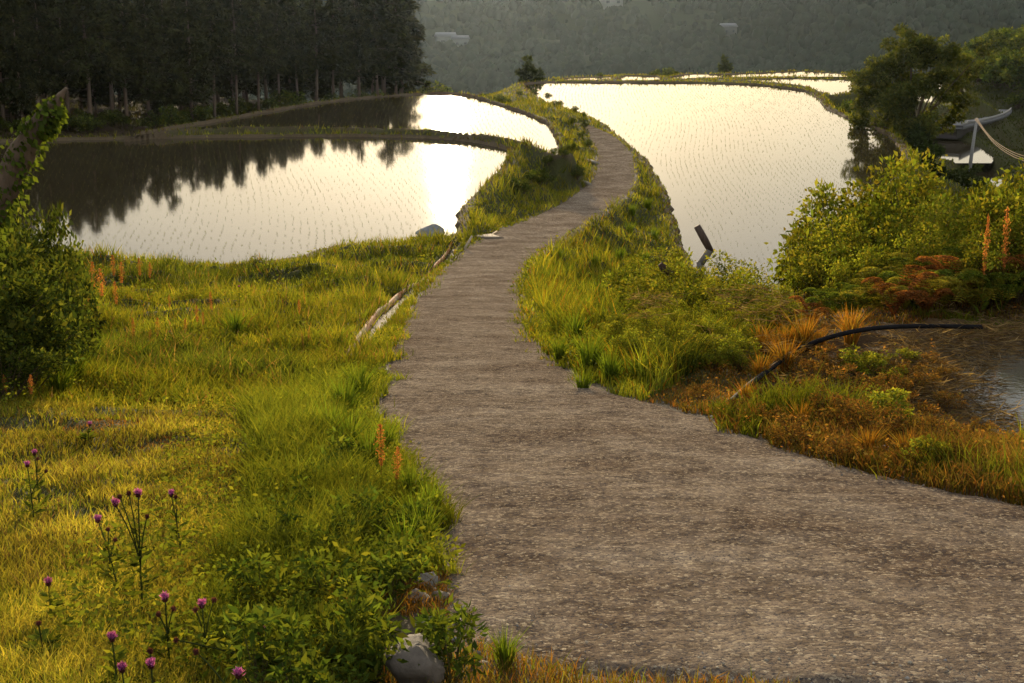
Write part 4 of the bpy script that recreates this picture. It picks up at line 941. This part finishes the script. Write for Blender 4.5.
# broken post
p = at(700, 26); root = thing('broken_post', 'broken grey wooden post with a splintered top above the verge bushes', 'post', p)
q = [px3(698,275,26)-p, px3(700,262,26)-p, px3(710,250,26)-p, px3(704.5,239.5,26)-p, px3(697,226,26)-p]; q[0] = np.array([.0, 0, -.1])
mb = MB(); tube(mb, np.array([q[0], q[1] * .5, q[1]]), [.07, .07, .075], 6, (.17, .155, .14)); tube(mb, np.array([q[1] - (0, 0, .05), q[2]]), [.07, .075], 6, (.19, .17, .15)); mb.build('shaft', M_WOOD, root)
mb = MB(); tube(mb, np.array([q[2] + (.03, 0, -.05), q[3], q[4]]) * 1.0, [.062, .075, .068], 5, (.10, .07, .055)); mb.build('broken_top', M_WOOD, root)
p = at(665, 27); o_ = px3(664, 265, 27); mb = MB(); tube(mb, np.array([px3(660, 264, 27) - p, px3(665, 270, 27) - p, px3(673, 275, 27) - p]), [.05, .09, .07], 8, (.05, .03, .02)); o = mb.build('tree_stump', M_BARK); o.location = p; tag(o, 'dark little rotten stump in the verge left of the broken post', 'stump')
# black pipe
pts = [(728,405),(745,388),(765,373),(790,354),(815,342),(845,333),(880,327.5),(920,326),(955,326.5),(986,327)]
ys = [12.6,13.1,13.7,14.4,15.0,15.5,15.8,16.0,16.1,16.2]; W = []
for (u, v), y in zip(pts, ys):
    g = ground(u, v); q = px3(u, v, g[1] * .957); W.append(q)
W = np.array(W); W[:, 1] = np.interp(np.arange(len(W)), np.arange(len(W)), W[:, 1]); Wc = catmull(W, 8)
# keep it resting on the land
g = terrain(Wc[:, 0], Wc[:, 1]); Wc[:, 2] = np.maximum(Wc[:, 2], g + .05)
kk = np.ones(9) / 9
for c in range(3): Wc[:, c] = np.convolve(np.pad(Wc[:, c], 4, mode='edge'), kk, 'valid')
mb = MB(); tube(mb, Wc, .027, 12, (.016, .015, .016)); tag(mb.build('black_pipe', M_PLASTIC, smooth=True), 'long curved black plastic pipe lying over the straw mound', 'pipe')
# valley road bridge
A0, B0 = px3(950, 124, 162), px3(996, 109, 190); root = thing('valley_road_bridge', 'grey raised valley road with pale guardrails at the right', 'bridge', A0)
d = B0 - A0; Lh = np.hypot(d[0], d[1]); sd_ = np.array([d[1], -d[0], 0]) / Lh
def ribbon(name, o0, o1, z0, z1, col, mat):
    mb = MB(); t = np.linspace(-.05, 1, 14)[:, None]; C = d * t + np.array([1.0, 0, 0]) * (np.sin(t * 3) * 1.2); n = 14
    V = np.concatenate([C + sd_ * o0 + (0, 0, z0), C + sd_ * o1 + (0, 0, z0), C + sd_ * o1 + (0, 0, z1), C + sd_ * o0 + (0, 0, z1)]); q = []
    for k in range(n - 1):
        for a, b in ((0, 1), (1, 2), (2, 3), (3, 0)): q.append((a * n + k, b * n + k, b * n + k + 1, a * n + k + 1))
    q += [(0, n, 2 * n, 3 * n), (n - 1, 4 * n - 1, 3 * n - 1, 2 * n - 1)]
    mb.add(V, q, None, col); return mb.build(name, mat, root)
ribbon('deck', -1.9, 1.9, -.4, 0, (.15, .15, .155), M_CONC); ribbon('retaining_wall', -1.3, 1.3, -1.5, -.42, (.06, .05, .045), M_CONC)
for o0 in (-1.8, 1.7): ribbon('guardrail', o0, o0 + .1, .02, .3, (.30, .29, .27), M_CONC)
# poles and cables
def pole(base, top, label, arm=True):
    root = thing('utility_pole', label, 'pole', base, 0, 'utility poles in the valley'); v = top - base
    mb = MB(); tube(mb, np.array([(0, 0, -.5), v * .5, v]), [.2, .17, .13], 8, (.32, .31, .30)); mb.build('shaft', M_CONC, root)
    mb = MB(); box(mb, v + np.array([0, 0, -.35]), (1.8, .12, .12), (.2, .2, .2)); mb.build('crossarm', M_METAL, root)
b1 = px3(969, 168, 140); b1[2] = float(terrain(b1[:1], b1[1:2])[0]); t1 = px3(977, 118, 140); pole(b1, t1, 'pale leaning utility pole beside the lower valley paddies')
b2 = at(1010, 262); t2 = px3(1014, 80, 262); pole(b2, t2, 'dark distant utility pole under the hillside trees')
b3 = at(1190, 62); t3 = px3(1190, 174, 62); pole(b3, t3, 'nearer utility pole beyond the right border')
for k in range(3):
    Q = [(977 - k, 118 + k * .6, 140), (984, 129 + k, 132), (994, 140 + k * 1.6, 124), (1007, 149 + k * 2, 116), (1024, 156 + k * 2.4, 108), (1070, 168 + k * 3, 92), (1190, 176 + k * 4, 62)]
    P = catmull(np.array([px3(*q) for q in Q]), 8)
    mb = MB(); tube(mb, P, .028, 5, (.30, .20, .11)); tag(mb.build('cable', M_BARK), ('upper', 'middle', 'lower')[k] + ' of three sagging cables at the right border', 'cable', 'cables running to the valley pole')
for k in range(2):
    n = 12; t = np.linspace(0, 1, n)[:, None]; A = t2; B = px3(1034 + 8 * k, 150 - 16 * k, 235); P = A * (1 - t) + B * t; mb = MB(); tube(mb, P, .07, 4, (.2, .2, .2)); tag(mb.build('stay_wire', M_METAL), ('steeper', 'flatter')[k] + ' stay wire slanting from the distant hillside pole', 'wire')

# ------------------------------------------------------------------ rice seedlings
def seed_points(key, dirx, sx=.3, sy=.5):
    poly, h, L, b = PAD[key]; lo = poly.min(0); hi = poly.max(0)
    j = np.arange(lo[1], hi[1], sy); i = np.arange(lo[0] - 12, hi[0] + 12, sx); X, Y = np.meshgrid(i, j); X = X + dirx * (Y - lo[1]) + .55 * np.sin(Y * .11 + 1.5); X = X.ravel() + rng.normal(0, .022, X.size); Y = Y.ravel() + rng.normal(0, .07, Y.size)
    d = sdf(X, Y, poly); wj = (fbm(X * 1.3, Y * 1.3, 21, 3) - .5) * .35 * np.clip(Y / 60, .3, 1.2)
    k = (d + wj < -.55) & (np.abs(X / Y) < .42) & (rng.uniform(0, 1, len(X)) < np.where(Y > 90, .4, .72) * (.35 + 1.1 * fbm(X / 3, Y / 5, 12))); return np.stack([X[k], Y[k], np.full(k.sum(), -h - .01)], 1)
S = np.vstack([seed_points('lower_left', -.17), seed_points('right', .085), seed_points('upper_left', -.1, .3, .5)])
S = S[np.argsort(S[:, 1])]
SC = [(.08,.09,.03),(.10,.10,.035),(.07,.08,.03)]
def seedling_blades(mb, P, n=4):
    P = np.repeat(P, n, 0) + rng.normal(0, .012, (len(P) * n, 3)) * (1, 1, 0); m = len(P)
    blades(mb, P, rng.uniform(.04, .11, m), np.maximum(.006, .00016 * P[:, 1]), rng.uniform(.01, .05, m), rand_col(m, SC, .2), 1)
vis = S[:, 1] > 0; u_, v_ = project(S[:, 0], S[:, 1], S[:, 2]); order = np.where((u_ > 70) & (u_ < 850) & (v_ > 0))[0]
near = order[:0]
dist = np.hypot(S[:, 0], S[:, 1]); inview = (u_ > 85) & (u_ < 790) & (v_ < np.where(u_ < 500, 262, 285)); cand = np.where(inview)[0]; near = cand[np.argsort(dist[cand])[:290]]
protos = []
for i in range(3):
    mb = MB(); seedling_blades(mb, np.zeros((1, 3)), 6); protos.append(mb.mesh('rice_seedling', M_GRASS))
for k, idx in enumerate(near):
    o = link('rice_seedling', protos[k % 3]); o.location = S[idx]; tag(o, 'tiny rice seedling standing in the near part of a flooded paddy', 'rice seedling', 'rice seedlings planted in rows')
rest = np.ones(len(S), bool); rest[near] = False
mb = MB(); seedling_blades(mb, S[rest], 3); tag(mb.build('rice_seedlings_field', M_GRASS), 'rows of tiny rice seedlings across the flooded paddies', 'rice seedlings', kind='stuff')

SKY_STR = .08; SUN_STR = 4.6; EXPO = .42; HAZE = .000026; VEIL = 12.8; AUR = 7.0


# ------------------------------------------------------------------ light, air, camera
w = bpy.data.worlds.new('World'); sc.world = w; w.use_nodes = True
nt = w.node_tree; bg = nt.nodes['Background']; sky = nt.nodes.new('ShaderNodeTexSky'); sky.sky_type = 'NISHITA'; sky.sun_disc = False
sky.sun_elevation = R(SUN_EL); sky.sun_rotation = R(SUN_AZ); sky.air_density = 1.0; sky.dust_density = 1.6; sky.ozone_density = 1.5; sky.altitude = 300
# a thin veil of high cloud over the whole sky: soft, silvery light
tc = nt.nodes.new('ShaderNodeTexCoord'); sp = nt.nodes.new('ShaderNodeSeparateXYZ'); nt.links.new(tc.outputs['Generated'], sp.inputs[0])
rp = nt.nodes.new('ShaderNodeValToRGB'); e = rp.color_ramp.elements; e[0].position = 0; e[0].color = (1, .87, .60, 1); e[1].position = 1; e[1].color = (.66, .68, .72, 1)
x = e.new(.12); x.color = (.96, .88, .69, 1); x = e.new(.22); x.color = (.80, .80, .76, 1); x = e.new(.5); x.color = (.70, .71, .72, 1)
nt.links.new(sp.outputs['Z'], rp.inputs[0])
cn = nt.nodes.new('ShaderNodeTexNoise'); cn.inputs['Scale'].default_value = 3.5; cn.inputs['Detail'].default_value = 4; nt.links.new(tc.outputs['Generated'], cn.inputs['Vector'])
cr = nt.nodes.new('ShaderNodeMapRange'); cr.inputs['From Min'].default_value = .3; cr.inputs['From Max'].default_value = .7; cr.inputs['To Min'].default_value = VEIL * .82; cr.inputs['To Max'].default_value = VEIL * 1.15; nt.links.new(cn.outputs['Fac'], cr.inputs['Value'])
vs = nt.nodes.new('ShaderNodeVectorMath'); vs.operation = 'SCALE'; nt.links.new(rp.outputs[0], vs.inputs[0]); nt.links.new(cr.outputs[0], vs.inputs['Scale'])
mx = nt.nodes.new('ShaderNodeMix'); mx.data_type = 'RGBA'; mx.inputs[0].default_value = .62; nt.links.new(sky.outputs[0], mx.inputs[6]); nt.links.new(vs.outputs[0], mx.inputs[7])
# bright aureole round the veiled sun
dv = nt.nodes.new('ShaderNodeVectorMath'); dv.operation = 'DOT_PRODUCT'; nt.links.new(tc.outputs['Generated'], dv.inputs[0])
dv.inputs[1].default_value = (math.sin(R(SUN_AZ)) * math.cos(R(SUN_EL)), math.cos(R(SUN_AZ)) * math.cos(R(SUN_EL)), math.sin(R(SUN_EL)))
pw = nt.nodes.new('ShaderNodeMath'); pw.operation = 'POWER'; nt.links.new(dv.outputs['Value'], pw.inputs[0]); pw.inputs[1].default_value = 160
au = nt.nodes.new('ShaderNodeVectorMath'); au.operation = 'SCALE'; au.inputs[0].default_value = (1, .93, .74); nt.links.new(pw.outputs[0], au.inputs['Scale'])
a2 = nt.nodes.new('ShaderNodeVectorMath'); a2.operation = 'MULTIPLY_ADD'; nt.links.new(au.outputs[0], a2.inputs[0]); a2.inputs[1].default_value = (AUR, AUR, AUR); nt.links.new(mx.outputs[2], a2.inputs[2])
nt.links.new(a2.outputs[0], bg.inputs['Color']); bg.inputs['Strength'].default_value = SKY_STR
sl = bpy.data.lights.new('sun', 'SUN'); sl.energy = SUN_STR; sl.angle = R(1.0); sl.color = (1, .80, .52)
so = bpy.data.objects.new('sun', sl); COL.objects.link(so); so.rotation_euler = (R(90 - SUN_EL), 0, R(180 - SUN_AZ)); so.location = (0, 0, 60)

m, nt, out = newmat('haze_air'); pv = N(nt, 'ShaderNodeVolumePrincipled')
pv.inputs['Density'].default_value = HAZE; pv.inputs['Color'].default_value = (.66, .82, 1, 1); pv.inputs['Anisotropy'].default_value = .75
nt.links.new(pv.outputs[0], out.inputs['Volume'])
mb = MB(); box(mb, (0, 900, -20), (3400, 2100, 240)); hz = mb.build('haze', m); tag(hz, 'thin evening haze filling the valley air', 'haze', kind='stuff')

cam = bpy.data.cameras.new('camera'); co = bpy.data.objects.new('camera', cam); COL.objects.link(co)
cam.sensor_width = 36; cam.lens = F / 1024 * 36; cam.clip_start = .1; cam.clip_end = 6000
co.location = (0, 0, 0); co.rotation_euler = (R(90) - PITCH, 0, 0); sc.camera = co
sc.view_settings.view_transform = 'Standard'; sc.view_settings.look = 'None'; sc.view_settings.gamma = 1; sc.view_settings.exposure = EXPO
sc.view_settings.use_curve_mapping = False
cy = sc.cycles; cy.max_bounces = 5; cy.diffuse_bounces = 2; cy.glossy_bounces = 3; cy.transmission_bounces = 3; cy.volume_bounces = 0
cy.use_denoising = True; cy.sample_clamp_indirect = 4; cy.caustics_reflective = False; cy.caustics_refractive = False; cy.use_adaptive_sampling = True; cy.adaptive_threshold = .02
